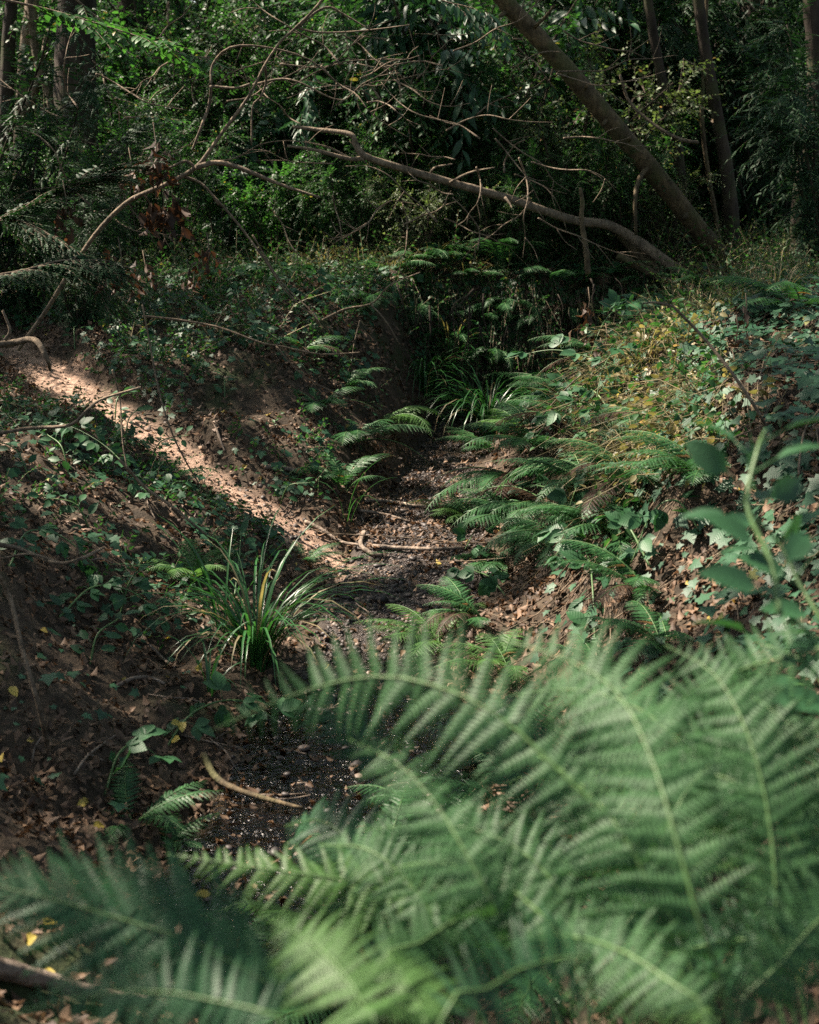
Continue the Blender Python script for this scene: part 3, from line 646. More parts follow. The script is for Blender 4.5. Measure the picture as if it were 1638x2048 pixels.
# dead twigs hanging and arching through the picture: each one a thing
TW = [('thin bare twig arching over the dark cut bank at mid left', 7.6, [(285, 632), (360, 640), (440, 655), (520, 685), (560, 692), (640, 708), (720, 705)], [.007, .004], [([(552, 692), (580, 725), (620, 760), (700, 800)], [.005, .003]), ([(430, 655), (455, 610), (470, 640)], [.003, .002])]),
      ('smooth curved twig at the left edge above the shaded ivy slope', 5.6, [(-10, 868), (60, 856), (140, 850), (175, 820), (205, 798), (282, 775)], [.009, .007, .005], []),
      ('forked bare twig at the left edge below the path', 4.9, [(-10, 1088), (40, 1098), (110, 1126), (160, 1118), (208, 1095)], [.010, .008, .005], [([(120, 1126), (60, 1108), (0, 1118)], [.006, .004]), ([(160, 1118), (155, 1095), (150, 1080)], [.004, .003])]),
      ('long thin vertical dead stem at the lower left edge', 3.9, [(-8, 1140), (22, 1200), (48, 1310), (80, 1420), (100, 1520), (104, 1620), (100, 1725)], [.007, .008, .007, .006], []),
      ('slim dead stem right of the lower left vertical stem', 4.2, [(196, 1400), (198, 1470), (206, 1560), (212, 1600)], [.004, .004], []),
      ('bare hazel rod slanting across the ivy on the right bank', 5.0, [(1345, 612), (1400, 668), (1455, 735), (1510, 815), (1545, 880), (1572, 950)], [.0055, .0065, .006], [([(1345, 612), (1310, 605), (1285, 607)], [.005, .003])]),
      ('short bent twig rising from the ivy at the right edge', 4.6, [(1638, 820), (1610, 860), (1600, 910), (1597, 950)], [.004, .004], []),
      ('curved twig hooping over the dark hollow under the mound', 9.0, [(645, 640), (690, 618), (745, 606), (780, 570), (840, 545)], [.009, .006, .004], [([(740, 608), (770, 640), (800, 690)], [.006, .004]), ([(720, 640), (708, 690), (702, 740)], [.004, .003])]),
      ('long sagging twig between the sapling and the mound', 8.3, [(505, 470), (560, 560), (620, 620), (640, 645)], [.005, .004], []),
      ('thin drooping stem in front of the path at the left', 6.2, [(285, 610), (300, 690), (320, 790), (350, 880), (400, 970), (420, 985)], [.004, .004, .003], []),
      ('dark drooping stem left of the path bend', 5.9, [(225, 740), (240, 800), (245, 880), (255, 940)], [.004, .003], []),
      ('brown dead branch dangling at the left edge beside the path', 5.6, [(-10, 690), (30, 685), (70, 680), (95, 720), (100, 740)], [.016, .013, .006], [([(10, 680), (20, 660), (5, 620)], [.008, .005])]),
      ('slanting fallen stem below the path, left of the ferns', 6.0, [(240, 920), (290, 975), (340, 1010), (400, 1060), (430, 1085)], [.008, .007, .005], []),
      ('long horizontal twig in the thicket at the upper middle', 9.6, [(560, 128), (640, 135), (700, 122), (800, 118)], [.006, .004], []),
      ('looping dry stem against the thicket right of the middle', 9.6, [(1008, 345), (1010, 320), (1030, 290), (1050, 280)], [.007, .004], []),
      ('dead stem curving down from the leaning trunk', 10.4, [(1240, 150), (1260, 205), (1310, 250), (1360, 278), (1395, 285)], [.01, .012, .014], []),
      ('bare stick standing in the ferns on the mound edge', 9.8, [(955, 500), (958, 460), (930, 420), (905, 395)], [.006, .004], []),
      ('whip of dead bramble above the grass tuft', 8.2, [(1080, 800), (1120, 770), (1160, 740), (1210, 735)], [.004, .003], []),
      ('dry whip of bramble slanting over the right bank', 7.0, [(1085, 830), (1150, 760), (1215, 718)], [.004, .003], [])]
for k in range(64):   # further fine dead twigs in the upper thicket
    x = random.uniform(120, 1150); y = random.uniform(60, 480); a = random.uniform(-.7, 1.3) + (3.1 if k % 3 == 0 else 0); main = [(x, y)]; st = random.uniform(22, 50)
    for j in range(5): a += random.uniform(-.45, .45); x += st * math.cos(a); y += st * math.sin(a); main.append((x, y))
    sb = []
    for j in range(1, 5):
        if random.random() < .75:
            b2 = a + random.choice([-1, 1]) * random.uniform(.5, 1.1); q = [main[j]]
            for m_ in range(2): b2 += random.uniform(-.4, .4); q.append((q[-1][0] + st * .7 * math.cos(b2), q[-1][1] + st * .7 * math.sin(b2)))
            sb.append((q, [.003, .0014]))
    TW.append((None, random.uniform(7.6, 10.4), main, [.0055, .002], sb))
for lab, d, pp, rr, subs in TW:
    q = [at(x, y, d + 0.08 * math.sin(k * 1.7)) for k, (x, y) in enumerate(pp)]; o0 = q[0]
    t = thing('dead_twig', lab or 'thin bare dead twig tangled in the shaded thicket', 'twig', o0, None if lab else 'fine dead twigs in the thicket')
    mb = MB(); tube(mb, spline(np.array(q) - o0, 20), rr, 5, 0.06); mb.obj('stem', M['twig'], t, smooth=True)
    for sp_, sr in subs:
        mb = MB(); tube(mb, spline(np.array([at(x, y, d) for x, y in sp_]) - o0, 9), sr, 4, 0.05); mb.obj('side_twig', M['twig'], t, smooth=True)
# ------------------------------------------------------------------ shrubs and thicket
PR = {}
PR['small'] = lambda: shrub_proto('privet_bush', '', 'bush', 'small leaved bushes in the thicket', 'bush', SMALL, 0.05, 2.1, 1.0, 14, 900, 15)
PR['bright'] = lambda: shrub_proto('hazel_bush', '', 'bush', 'lighter green bushes in the thicket', 'bright', OVATE, 0.075, 2.1, 1.05, 11, 480, 11, jit=0.3, flat=0.85)
PR['ash'] = lambda: shrub_proto('elder_bush', '', 'bush', 'bushes with rows of narrow leaflets', 'bush', ASHL, 0.08, 2.0, 1.05, 11, 480, 16, flat=0.9, droop=0.3, jit=0.2)
PR['laurel'] = lambda: shrub_proto('laurel_bush', '', 'bush', 'laurel bushes in the thicket', 'laurel', LANCE, 0.15, 1.9, 1.0, 9, 230, 11, droop=0.45, flat=0.8, jit=0.25, ang=0.8)
PR['yew'] = lambda: shrub_proto('yew_tree', '', 'yew', 'dark yew growth', 'yew', PIN_LO, 0.13, 2.6, 1.3, 12, 520, 12, 'bark_dark', twl=(0.2, 0.4), flat=0.9, droop=0.35, jit=0.25, ang=0.8, rtw=0.0025)
PR['olive'] = lambda: shrub_proto('scrambling_bush', '', 'bush', 'dry yellowish scrambling growth', 'olive', SMALL, 0.05, 1.5, 0.9, 20, 420, 11, low=0.1)
def nee_tpl():
    v = NEEDLE[0].copy(); return (v, NEEDLE[1], NEEDLE[2])
protos = {}
def shrub(kind, px, py, d, s, label, sz=None):
    """foot below the point (px, py) at distance d; the bush stands on the ground"""
    x = at(px, py, d)[0]; z = gz(x, d)
    if kind not in protos: o = protos[kind] = PR[kind]()
    else: o = copy_tree(protos[kind])
    o['label'] = label; put(o, (x, d, z), None, s, sz, 0.08)
    return o
SH = [ # front row, on the mound and behind it
 ('laurel', 590, 430, 12.2, 0.75, 'blue green laurel bush with long drooping leaves behind the bent sapling'),
 ('laurel', 440, 470, 12.0, 0.55, 'low laurel bush left of the drooping laurel, behind the sapling fork'),
 ('laurel', 935, 60, 12.6, 1.35, 'tall laurel with big grey green leaves at the top centre'),
 ('ash', 870, 200, 12.4, 1.1, 'leafy bush with tiers of narrow leaflets left of the leaning trunk'),
 ('ash', 1010, 250, 12.2, 0.95, 'tiered green bush directly under the middle of the leaning trunk'),
 ('small', 1100, 330, 12.0, 0.62, 'bushy mound of small leaves above the fallen branch'),
 ('small', 780, 400, 12.0, 0.5, 'dense small leaved bush at the left end of the fallen branch'),
 ('small', 920, 450, 11.6, 0.42, 'low small leaved bush below the fallen branch'),
 ('bright', 1290, 410, 12.4, 0.55, 'bright green low bush in the gap under the leaning trunk'),
 ('bright', 1380, 330, 13.2, 0.7, 'light green bush between the leaning trunk and the grey trunk'),
 ('olive', 1190, 420, 11.8, 0.8, 'yellowish scrambling tangle right of the upright snag'),
 ('olive', 830, 500, 11.3, 0.4, 'pale wispy growth on the crest of the mound'),
 ('olive', 1180, 230, 12.6, 1.25, 'dry climbing tangle beneath the leaning trunk'),
 ('ash', 1080, 470, 11.4, 0.45, 'dark drooping bush over the end of the cut bank'),
 ('small', 1050, 540, 11.2, 0.33, 'small leaved bush hanging over the cut bank'),
 ('yew', 1540, 350, 13.2, 0.95, 'dark yew filling the right edge'), ('yew', 1450, 200, 14.2, 1.15, 'dark yew behind the grey sinuous trunk'), ('yew', 1680, 300, 10.2, 0.7, 'nearest dark yew at the far right edge'),
 ('yew', 1290, 60, 14.6, 1.4, 'dark yew sprays at the top, right of the leaning trunk'),
 ('yew', 60, 420, 9.6, 0.62, 'shadowed yew at the left edge beside the sapling'), ('yew', -90, 300, 9.4, 0.75, 'tall shadowed yew cut by the left edge'), ('yew', 150, 520, 8.9, 0.36, 'low shadowed yew above the upper end of the path'),
 ('small', 240, 380, 11.4, 0.62, 'glossy small leaved bush in front of the thick far left trunk'), ('small', 340, 430, 11.6, 0.55, 'small leaved bush behind the dead brown leaf clusters'),
 ('bright', 60, 300, 12.6, 0.5, 'sunlit green bush at the left edge below the slim pale trunks'), ('bright', 240, 120, 14.0, 1.1, 'light leaved bush reaching up past the thick far left trunk'),
 ('small', 470, 250, 13.0, 0.95, 'loose small leaved bush behind the upper sapling stem'), ('small', 660, 250, 13.2, 0.9, 'shaded small leaved bush behind the left end of the fallen branch'),
 ('ash', 720, 120, 13.6, 1.3, 'tiered bush at the upper middle left of the tall laurel'), ('small', 700, 480, 11.5, 0.42, 'low leafy bush on the crest behind the mound'), ('ash', 620, 480, 11.6, 0.4, 'low tiered bush at the left of the crest'), ('bright', 860, 480, 11.9, 0.42, 'fresh green low bush behind the wispy growth'), ('olive', 980, 480, 11.4, 0.45, 'wispy dry growth beside the crest fern'), ('small', 1160, 480, 11.4, 0.45, 'low bush behind the upright snag'), ('ash', 1250, 480, 11.5, 0.5, 'tiered low bush at the right of the upright snag'), ('olive', 1330, 480, 11.8, 0.5, 'wispy growth at the foot of the fallen branch'), ('bright', 540, 480, 11.6, 0.42, 'fresh low bush on the crest under the bent sapling'),
 ('laurel', 760, 420, 12.7, 0.6, 'shaded laurel behind the crest of the mound')]
for a in SH: shrub(a[0], a[1], a[2], a[3], a[4], a[5])
# deeper thicket, alike and half hidden
kinds = ['small', 'ash', 'bright', 'small', 'laurel', 'olive', 'ash', 'small']
LAB = {'small': 'dense small leaved bush deep in the shaded thicket', 'ash': 'bush with tiers of narrow leaflets deep in the thicket', 'bright': 'lighter green bush deep in the thicket', 'laurel': 'laurel bush deep in the shaded thicket', 'olive': 'dry yellowish growth deep in the thicket', 'yew': 'dark yew deep in the thicket on the right'}
k = 0
for d, n, s in ((14.2, 11, 1.15), (16.5, 12, 1.35), (19.5, 13, 1.6), (23, 13, 2.0)):
    for i in range(n):
        px = -150 + 1938 * (i + 0.5 + random.uniform(-.35, .35)) / n
        kd = kinds[k % 8]; k += 1
        if px > 1380: kd = 'yew' if k % 2 else 'bright'
        dd = d + random.uniform(-.7, .7)
        if px < 330 and d < 18: continue
        shrub(kd, px, 400, dd, s * random.uniform(0.8, 1.15), LAB[kd])
# far wood
mb = MB(); n = 5200
x = rng.uniform(-17, 17, n); y = rng.uniform(27, 40, n); z = rng.uniform(0.5, 11, n)
keep = fbm(x * 0.5, y * 0.3 + z * 0.6, 91, 3) > -0.25; O = np.stack((x, y, z + 2.4), 1)[keep]
foliage(mb, None, O, norm(rdir(len(O)) + np.array((0, 0, -.2))), rng.uniform(0.8, 1.6, len(O)), 9, OVATE, 0.26, wood=False)
o = mb.obj('woodland_foliage', M['bush'], kind='stuff'); tag(o, 'far wall of shaded woodland leaves closing the view', 'woodland')

# overhanging sprays at the top left and dead leaf clusters ------------
def spray(label, pts, tpl, mat, size, ntw, n, name='leafy_branch', cat='branch', tw=0.3, **kw):
    p = spline(pts, 24); o0 = p[0]; t = thing(name, label, cat, o0)
    mw, ml = MB(), MB(); tube(mw, p - o0, [.008, .005, .002], 5)
    u = rng.uniform(0.1, 1, ntw) * 23; q = np.stack([np.interp(u, np.arange(24), p[:, j]) for j in range(3)], 1) - o0
    T = norm(p[-1] - p[0]); sd = norm(np.cross(T, (0, 0, 1)))
    D = norm(T * 0.7 + sd * rng.choice([-1, 1], (ntw, 1)) * rng.uniform(.4, 1, (ntw, 1)) + rdir(ntw) * .25)
    foliage(ml, mw, q, D, tw * rng.uniform(.6, 1.1, ntw), n, tpl, size, **kw)
    mw.obj('stem', M['twig'], t, smooth=True); ml.obj('foliage', M[mat], t, kind='stuff')
spray('bright beech spray hanging in the top left corner', [at(-40, -10, 7.4), at(100, 20, 7.5), at(220, 55, 7.5), at(330, 90, 7.4)], OVATE, 'bright', 0.065, 26, 9, flat=0.95, jit=0.2)
spray('second green spray below the top left beech spray', [at(120, -30, 8.3), at(230, 60, 8.3), at(360, 105, 8.2), at(420, 118, 8.2)], OVATE, 'bright', 0.06, 24, 9, flat=0.95, jit=0.2)
spray('dark needled bough sweeping in from the left edge', [at(-60, 470, 6.6), at(60, 410, 6.7), at(150, 370, 6.8), at(230, 345, 6.8)], PIN_LO, 'yew', 0.09, 70, 12, flat=0.9, jit=0.2, ang=0.8, tw=0.3)
spray('lower needled bough at the left edge under the sweeping one', [at(-60, 560, 6.3), at(50, 540, 6.4), at(130, 520, 6.5), at(190, 530, 6.5)], PIN_LO, 'yew', 0.09, 70, 12, flat=0.9, jit=0.2, ang=0.8, tw=0.3, droop=0.3)
spray('grey green ash spray hanging at the top centre', [at(820, -30, 9.2), at(880, 0, 9.2), at(940, 15, 9.2), at(985, 30, 9.2)], ASHL, 'laurel', 0.1, 16, 11, flat=0.7, jit=0.25, droop=0.6, tw=0.25)
spray('dark needled bough drooping over the lower sapling stem', [at(-40, 430, 6.9), at(60, 450, 6.9), at(140, 500, 6.95), at(190, 580, 7.0)], PIN_LO, 'yew', 0.08, 80, 12, flat=0.9, jit=0.2, ang=0.8, tw=0.3, droop=0.3)
spray('yellowish leaf spray crossing behind the bent sapling', [at(250, 235, 8.8), at(310, 236, 8.8), at(360, 240, 8.7)], OVATE, 'bright', 0.05, 12, 8, flat=0.95, jit=0.15, tw=0.18)
def dead_cluster(label, px, py, d, n, r, drop=1.3):
    c = at(px, py, d); t = thing('dead_leaf_cluster', label, 'dead leaves', c)
    mw = MB(); tube(mw, [(0, 0, r * 2.2), (0.01, 0, r), (0, 0, -r)], [.003, .002], 4); mw.obj('twig', M['twig'], t)
    for i in range(int(n * 1.6)):
        mb = MB(); p = rng.normal(size=3) * r * np.array((.5, .5, .55)); D = norm(np.array((rng.normal() * .5, rng.normal() * .5, -1)))
        batch(mb, DRY if i % 2 else DRY2, [(0, 0, 0)], [D], [rdir(1)[0]], r * rng.uniform(.5, .85)); mb.obj('leaf', M['brown'], t, loc=p)
for a in [('dead brown leaf cluster hanging just left of the sapling fork', 310, 325, 7.0, 26, .085), ('largest dead brown leaf cluster, hanging below the sapling fork', 325, 425, 7.0, 34, .10),
          ('dead brown leaf cluster nearest the left edge', 130, 430, 6.6, 16, .07), ('dead brown leaf cluster low above the path top', 240, 545, 6.8, 18, .075), ('small dead leaf cluster hanging above the mound', 415, 520, 7.0, 16, .06),
          ('dead leaf cluster under the largest one', 288, 555, 7.0, 14, .06), ('dead brown leaves hanging left of the lowest sapling twigs', 260, 350, 7.2, 14, .06), ('small dead leaf cluster above the mossy mound edge', 385, 570, 7.2, 10, .05),
          ('dead brown leaves dangling on the snag above the grass tuft', 1175, 620, 7.6, 10, .055), ('lower dead brown leaves dangling on the snag', 1174, 665, 7.6, 10, .06), ('brown curled leaf hanging over the sunlit bank crest', 1210, 690, 7.2, 6, .05), ('brown curled leaves under the arching bramble', 1200, 715, 7.1, 6, .045),
          ('brown curled leaves on the right bank skyline', 1488, 635, 6.4, 6, .05), ('russet leaves in the growth at the right bank top', 1470, 680, 6.3, 6, .05)]:
    dead_cluster(*a)

# ------------------------------------------------------------------ ferns
def g(px, py, dz=0.0):
    p = ground_hit(px, py); p[2] += dz; return p
FN = [('fern beside the sticks at the stream edge, its fronds lit at the tips', (690, 985), .42, 9, 0, 180, 'arch', 'fern'),
      ('fern spreading over the stream bend left of the grass tuft', (705, 885), .5, 9, -60, 150, 'flat', 'fern'),
      ('shaded fern on the face of the mound', (690, 775), .38, 7, -30, 140, 'flat', 'fern'),
      ('fern drooping to the right over the far stream bed', (760, 850), .5, 6, -80, 60, 'hang', 'fern_yel'),
      ('bright fern on the crest of the mound', (1000, 545), .6, 9, 180, 170, 'arch', 'fern'),
      ('fern on the crest left of the bright crest fern', (900, 540), .45, 7, 150, 120, 'arch', 'fern'),
      ('fern hanging on the cut bank at the far bend', (1065, 640), .4, 6, 120, 80, 'hang', 'fern'),
      ('fern behind the grass tuft on the right', (1075, 775), .45, 6, 60, 90, 'flat', 'fern'),
      ('yellow tinged fern arching beside the grass tuft', (1060, 870), .42, 6, 70, 80, 'flat', 'fern_yel'),
      ('big sunlit fern fanning down from the right bank to the stream', (1040, 960), .62, 9, 115, 60, 'hang', 'fern'),
      ('dark fern on the right bank under the big sunlit fern', (1110, 1020), .55, 9, 120, 70, 'hang', 'fern'),
      ('fern clump low on the right bank above the earth face', (1125, 1085), .5, 8, 110, 70, 'hang', 'fern'),
      ('fern on the right bank behind the bramble shoots', (1170, 960), .5, 7, 100, 90, 'hang', 'fern'),
      ('small dark fern in the ivy of the right bank', (1260, 1010), .35, 6, 120, 100, 'hang', 'fern'),
      ('sunlit fern by the stream, left of the earth face', (880, 1290), .36, 8, 60, 120, 'flat', 'fern_yel'),
      ('sunlit fern at the foot of the earth face', (1010, 1340), .36, 8, 80, 120, 'flat', 'fern_yel'),
      ('dark fern tuft right of the earth face', (1200, 1330), .34, 8, 90, 150, 'flat', 'fern'),
      ('fern on the ivy bank right of the dark tuft', (1330, 1290), .4, 7, 90, 100, 'flat', 'fern'),
      ('pale upright fern frond standing among the foreground ferns', (1190, 1530), .42, 3, 0, 60, 'up', 'fern_yel'),
      ('yellow green fern on the litter slope above the lush sedge', (385, 1175), .34, 8, 0, 180, 'arch', 'fern_yel'),
      ('small fern at the lower end of the path', (610, 1120), .26, 6, -60, 100, 'flat', 'fern'),
      ('dark green fern on the left bank near the stones', (265, 1640), .3, 7, -40, 150, 'flat', 'fern'),
      ('little fern with a pale frond left of the water', (320, 1700), .24, 5, -70, 90, 'flat', 'fern'),
      ('dim fern among the ivy left of the path bend', (330, 960), .32, 6, 0, 180, 'flat', 'fern'),
      ('low fern on the shaded mound top at left', (520, 560), .4, 6, 180, 150, 'flat', 'fern'),
      ('fern on the right bank skyline at the edge of the yew', (1600, 620), .55, 7, 150, 100, 'flat', 'fern'),
      ('fern in the weeds above the ivy at the right', (1420, 600), .5, 7, 150, 120, 'arch', 'fern')]
WALL = [('fern hanging at the left end of the cut bank', 740, 600), ('fern hanging on the cut bank above the pale grass tuft', 830, 620), ('fern hanging low on the cut bank behind the sedge', 900, 670), ('fern hanging on the cut bank under the bright crest fern', 1010, 610), ('fern at the right end of the cut bank', 1130, 620), ('fern in the dark corner where the cut bank meets the right bank', 1170, 680), ('small fern at the foot of the cut bank', 980, 710)]
FN += [(l_, (a_, b_), .42, 8, 165, 70, 'hang', 'fern') for l_, a_, b_ in WALL]
for lab, p, s, n, az, spd, kd, mt in FN: fern(lab, g(*p), s, n, az, spd, kd, mt)
RB = [('fern among the brambles high on the right bank', 1150, 840, .5), ('drooping fern in the middle of the right bank', 1190, 1060, .45), ('fern on the right bank left of the hazel rod', 1330, 850, .4), ('fern at the water edge under the right bank brambles', 1010, 1130, .4), ('fern beside the stream under the bramble trail', 950, 1040, .4),
      ('fern on the right bank just below the bank crest', 1220, 720, .45), ('shadowed fern under the arching bramble', 1120, 760, .45), ('fern in the ivy below the hazel rod', 1420, 960, .4), ('fern at the right of the earth face', 1290, 1180, .4), ('fern at the stream side below the earth face', 960, 1240, .34)]
RB += [('large fern fanning out from the middle of the right bank', 1090, 900, .6), ('fern overhanging the stream under the large fan', 1060, 1060, .52), ('fern on the slope between the fan and the earth face', 1200, 980, .5), ('fern tucked under the bramble canes of the bank nose', 1240, 1080, .45), ('fern half over the hanging stalks of the bank', 1280, 960, .42), ('fern near the top of the bank, left of the sunlit nose', 1140, 800, .5), ('fern at the bank foot behind the bank edge fern', 985, 900, .4)]
for lab, px, py, s_ in RB: fern(lab, g(px, py), s_, 8, 105, 80, 'hang' if py % 20 else 'flat', 'fern_yel' if px in (950, 1100) else 'fern')
CR = [('crest fern at the left end of the far ledge', 780, 545, .5), ('crest fern behind the wispy growth', 840, 520, .5), ('low crest fern hanging over the cut bank', 940, 560, .45), ('shaded fern at the right end of the far ledge', 1110, 560, .5), ('fern under the upright snag', 1190, 560, .5), ('fern beside the end of the fallen branch', 1290, 570, .45), ('fern on the mound top under the sapling twigs', 620, 545, .42), ('fern at the far left of the mound top', 430, 560, .4), ('fern halfway down the dark mound face', 600, 700, .38), ('fern low on the dark mound face', 640, 810, .4), ('fern hanging beside the roots on the cut bank', 960, 640, .4)]
for lab, px, py, s_ in CR: fern(lab, g(px, py), s_, 8, 170, 150, 'flat', 'fern')
# undergrowth of ferns below the near fronds on the right
UG = [(620, 1900, .42), (760, 1800, .4), (820, 1930, .45), (900, 1700, .42), (980, 1840, .5), (1060, 1650, .45), (1120, 1930, .5), (1180, 1760, .5), (1280, 1620, .45), (1330, 1880, .5), (1400, 1700, .5), (1480, 1560, .45), (1520, 1820, .5), (1600, 1680, .5), (1020, 1520, .4), (1380, 1480, .42), (1600, 1480, .45), (700, 2020, .4), (480, 1980, .36)]
for i, (px, py, s) in enumerate(UG): fern('shaded fern in the undergrowth beneath the near blurred fronds', g(px, py), s * .9, 7, random.uniform(0, 360), 180, random.choice(['arch', 'flat']), 'fern_yel' if i % 4 == 0 else 'fern', 'ferns beneath the near fronds')
# near blurred fronds, each a plant of its own
def near(label, pts, width, up=(0, -.5, .85), mat='fern_fore', foot_xy=None, **kw):
    P = [np.array(at(*p)) if len(p) == 3 else np.array(p) for p in pts]
    t = thing('fern', label, 'fern', P[0], 'large near ferns'); big_frond(t, P, width, up, mat, **kw); return t
def gp(x, y): return (x, y, gz(x, y) - .02, 0)
def nearp(label, px, width, foot_at, group='large near ferns', **kw):
    P = [np.array(at(*p)) for p in px]; f = np.array((foot_at[0], foot_at[1], gz(*foot_at) - .02)); a = P[0]
    mid = f * .5 + a * .5 + np.array((0, 0, .08)); t = thing('fern', label, 'fern', f, group)
    L = sum(np.linalg.norm(P[i + 1] - P[i]) for i in range(len(P) - 1)); l0 = np.linalg.norm(a - f) * 1.05
    kw['npair'] = int(kw.get('npair', 18) * 1.45); big_frond(t, [f, mid] + P, width * .66, start=l0 / (l0 + L), **kw); return t
UPV = (0.15, -0.6, 0.78)
nearp('large frond, shade painted dark into its green, crossing the bottom left corner', [(650, 2040, 1.42), (520, 1960, 1.43), (400, 1890, 1.45), (250, 1840, 1.48), (110, 1800, 1.5), (-60, 1760, 1.53)], .21, (.12, 1.3), mat='fern_shade', up=(0.25, -.75, .6), npair=23, peak=.4, sweep=.6)
nearp('big pale frond whose tip reaches left over the stream at the centre', [(1270, 1720, 1.45), (1130, 1555, 1.5), (1020, 1450, 1.55), (910, 1385, 1.6), (760, 1352, 1.66), (600, 1385, 1.72), (420, 1462, 1.76)], .16, (.52, 1.25), up=(0.0, -.85, .5), npair=19, peak=.35)
nearp('frond with a curving stalk below the centre, left of the twin stalks', [(1040, 1960, 1.45), (1010, 1850, 1.45), (950, 1740, 1.48), (880, 1620, 1.55), (800, 1530, 1.62), (700, 1480, 1.7)], .14, (.2, 1.2), up=UPV, npair=18, peak=.35)
nearp('tall frond with a pale stalk right of the centre', [(1390, 1960, 1.4), (1330, 1830, 1.4), (1240, 1660, 1.45), (1150, 1560, 1.55), (1060, 1500, 1.65)], .16, (.4, 1.15), up=(-.1, -.8, .55), npair=16, peak=.35)
nearp('frond with a long green stalk second from the right', [(1450, 2000, 1.3), (1410, 1880, 1.3), (1350, 1670, 1.36), (1300, 1510, 1.45), (1230, 1380, 1.55), (1110, 1310, 1.65), (960, 1270, 1.75)], .17, (.42, 1.08), up=(-.15, -.8, .55), npair=19, peak=.4)
nearp('upright frond with level leaflets at the right edge', [(1560, 2020, 1.5), (1555, 1850, 1.52), (1540, 1650, 1.58), (1500, 1480, 1.65), (1430, 1350, 1.75), (1330, 1290, 1.85)], .17, (.55, 1.1), up=(-.2, -.85, .5), npair=20, peak=.35)
nearp('second frond with level leaflets, cut by the right edge', [(1700, 1980, 1.6), (1690, 1800, 1.62), (1660, 1620, 1.68), (1600, 1470, 1.75), (1500, 1390, 1.85)], .18, (.7, 1.2), up=(-.2, -.85, .5), npair=19, peak=.35)
nearp('low dark frond in the bottom right corner', [(1420, 2060, 1.25), (1330, 1960, 1.3), (1240, 1900, 1.36), (1120, 1870, 1.44), (960, 1880, 1.52)], .13, (.45, 1.0), up=(0, -.7, .7), npair=18)
nearp('sunlit yellow green frond seen edge on above the water', [(1010, 1800, 1.85), (860, 1778, 1.85), (700, 1760, 1.85), (540, 1738, 1.86), (335, 1708, 1.9)], .15, (.35, 1.6), up=(.05, -.3, .9), mat='fern_yel', npair=19, peak=.3)
nearp('pale frond rising from the bottom edge left of centre', [(760, 2120, 1.15), (740, 2040, 1.18), (690, 1950, 1.24), (620, 1880, 1.3), (540, 1840, 1.36)], .12, (.1, 1.0), up=(.1, -.7, .7), mat='fern_yel', npair=16, peak=.35)
nearp('pale lit frond at the bottom edge in the middle', [(860, 2130, 1.2), (850, 2040, 1.22), (810, 1960, 1.28), (770, 1900, 1.34)], .10, (.15, 1.05), up=(.1, -.7, .7), mat='fern_yel', npair=14, peak=.35)
nearp('bright green frond low in front at the bottom right', [(1450, 2080, 1.35), (1350, 2010, 1.38), (1230, 1965, 1.42), (1090, 1930, 1.48)], .11, (.5, 1.15), up=(0, -.3, .95), mat='fern_yel', npair=18)
nearp('broad frond in the right middle spreading to the right edge', [(1330, 1790, 1.6), (1330, 1680, 1.62), (1390, 1560, 1.68), (1500, 1480, 1.75), (1640, 1440, 1.85)], .17, (.5, 1.4), up=(.1, -.8, .6), npair=18, peak=.35)
nearp('dark frond behind the pale stalks, spreading to the left', [(1180, 1930, 1.7), (1130, 1800, 1.72), (1040, 1700, 1.78), (900, 1650, 1.85), (720, 1660, 1.95)], .15, (.5, 1.5), up=(0, -.7, .7), npair=18, peak=.35)

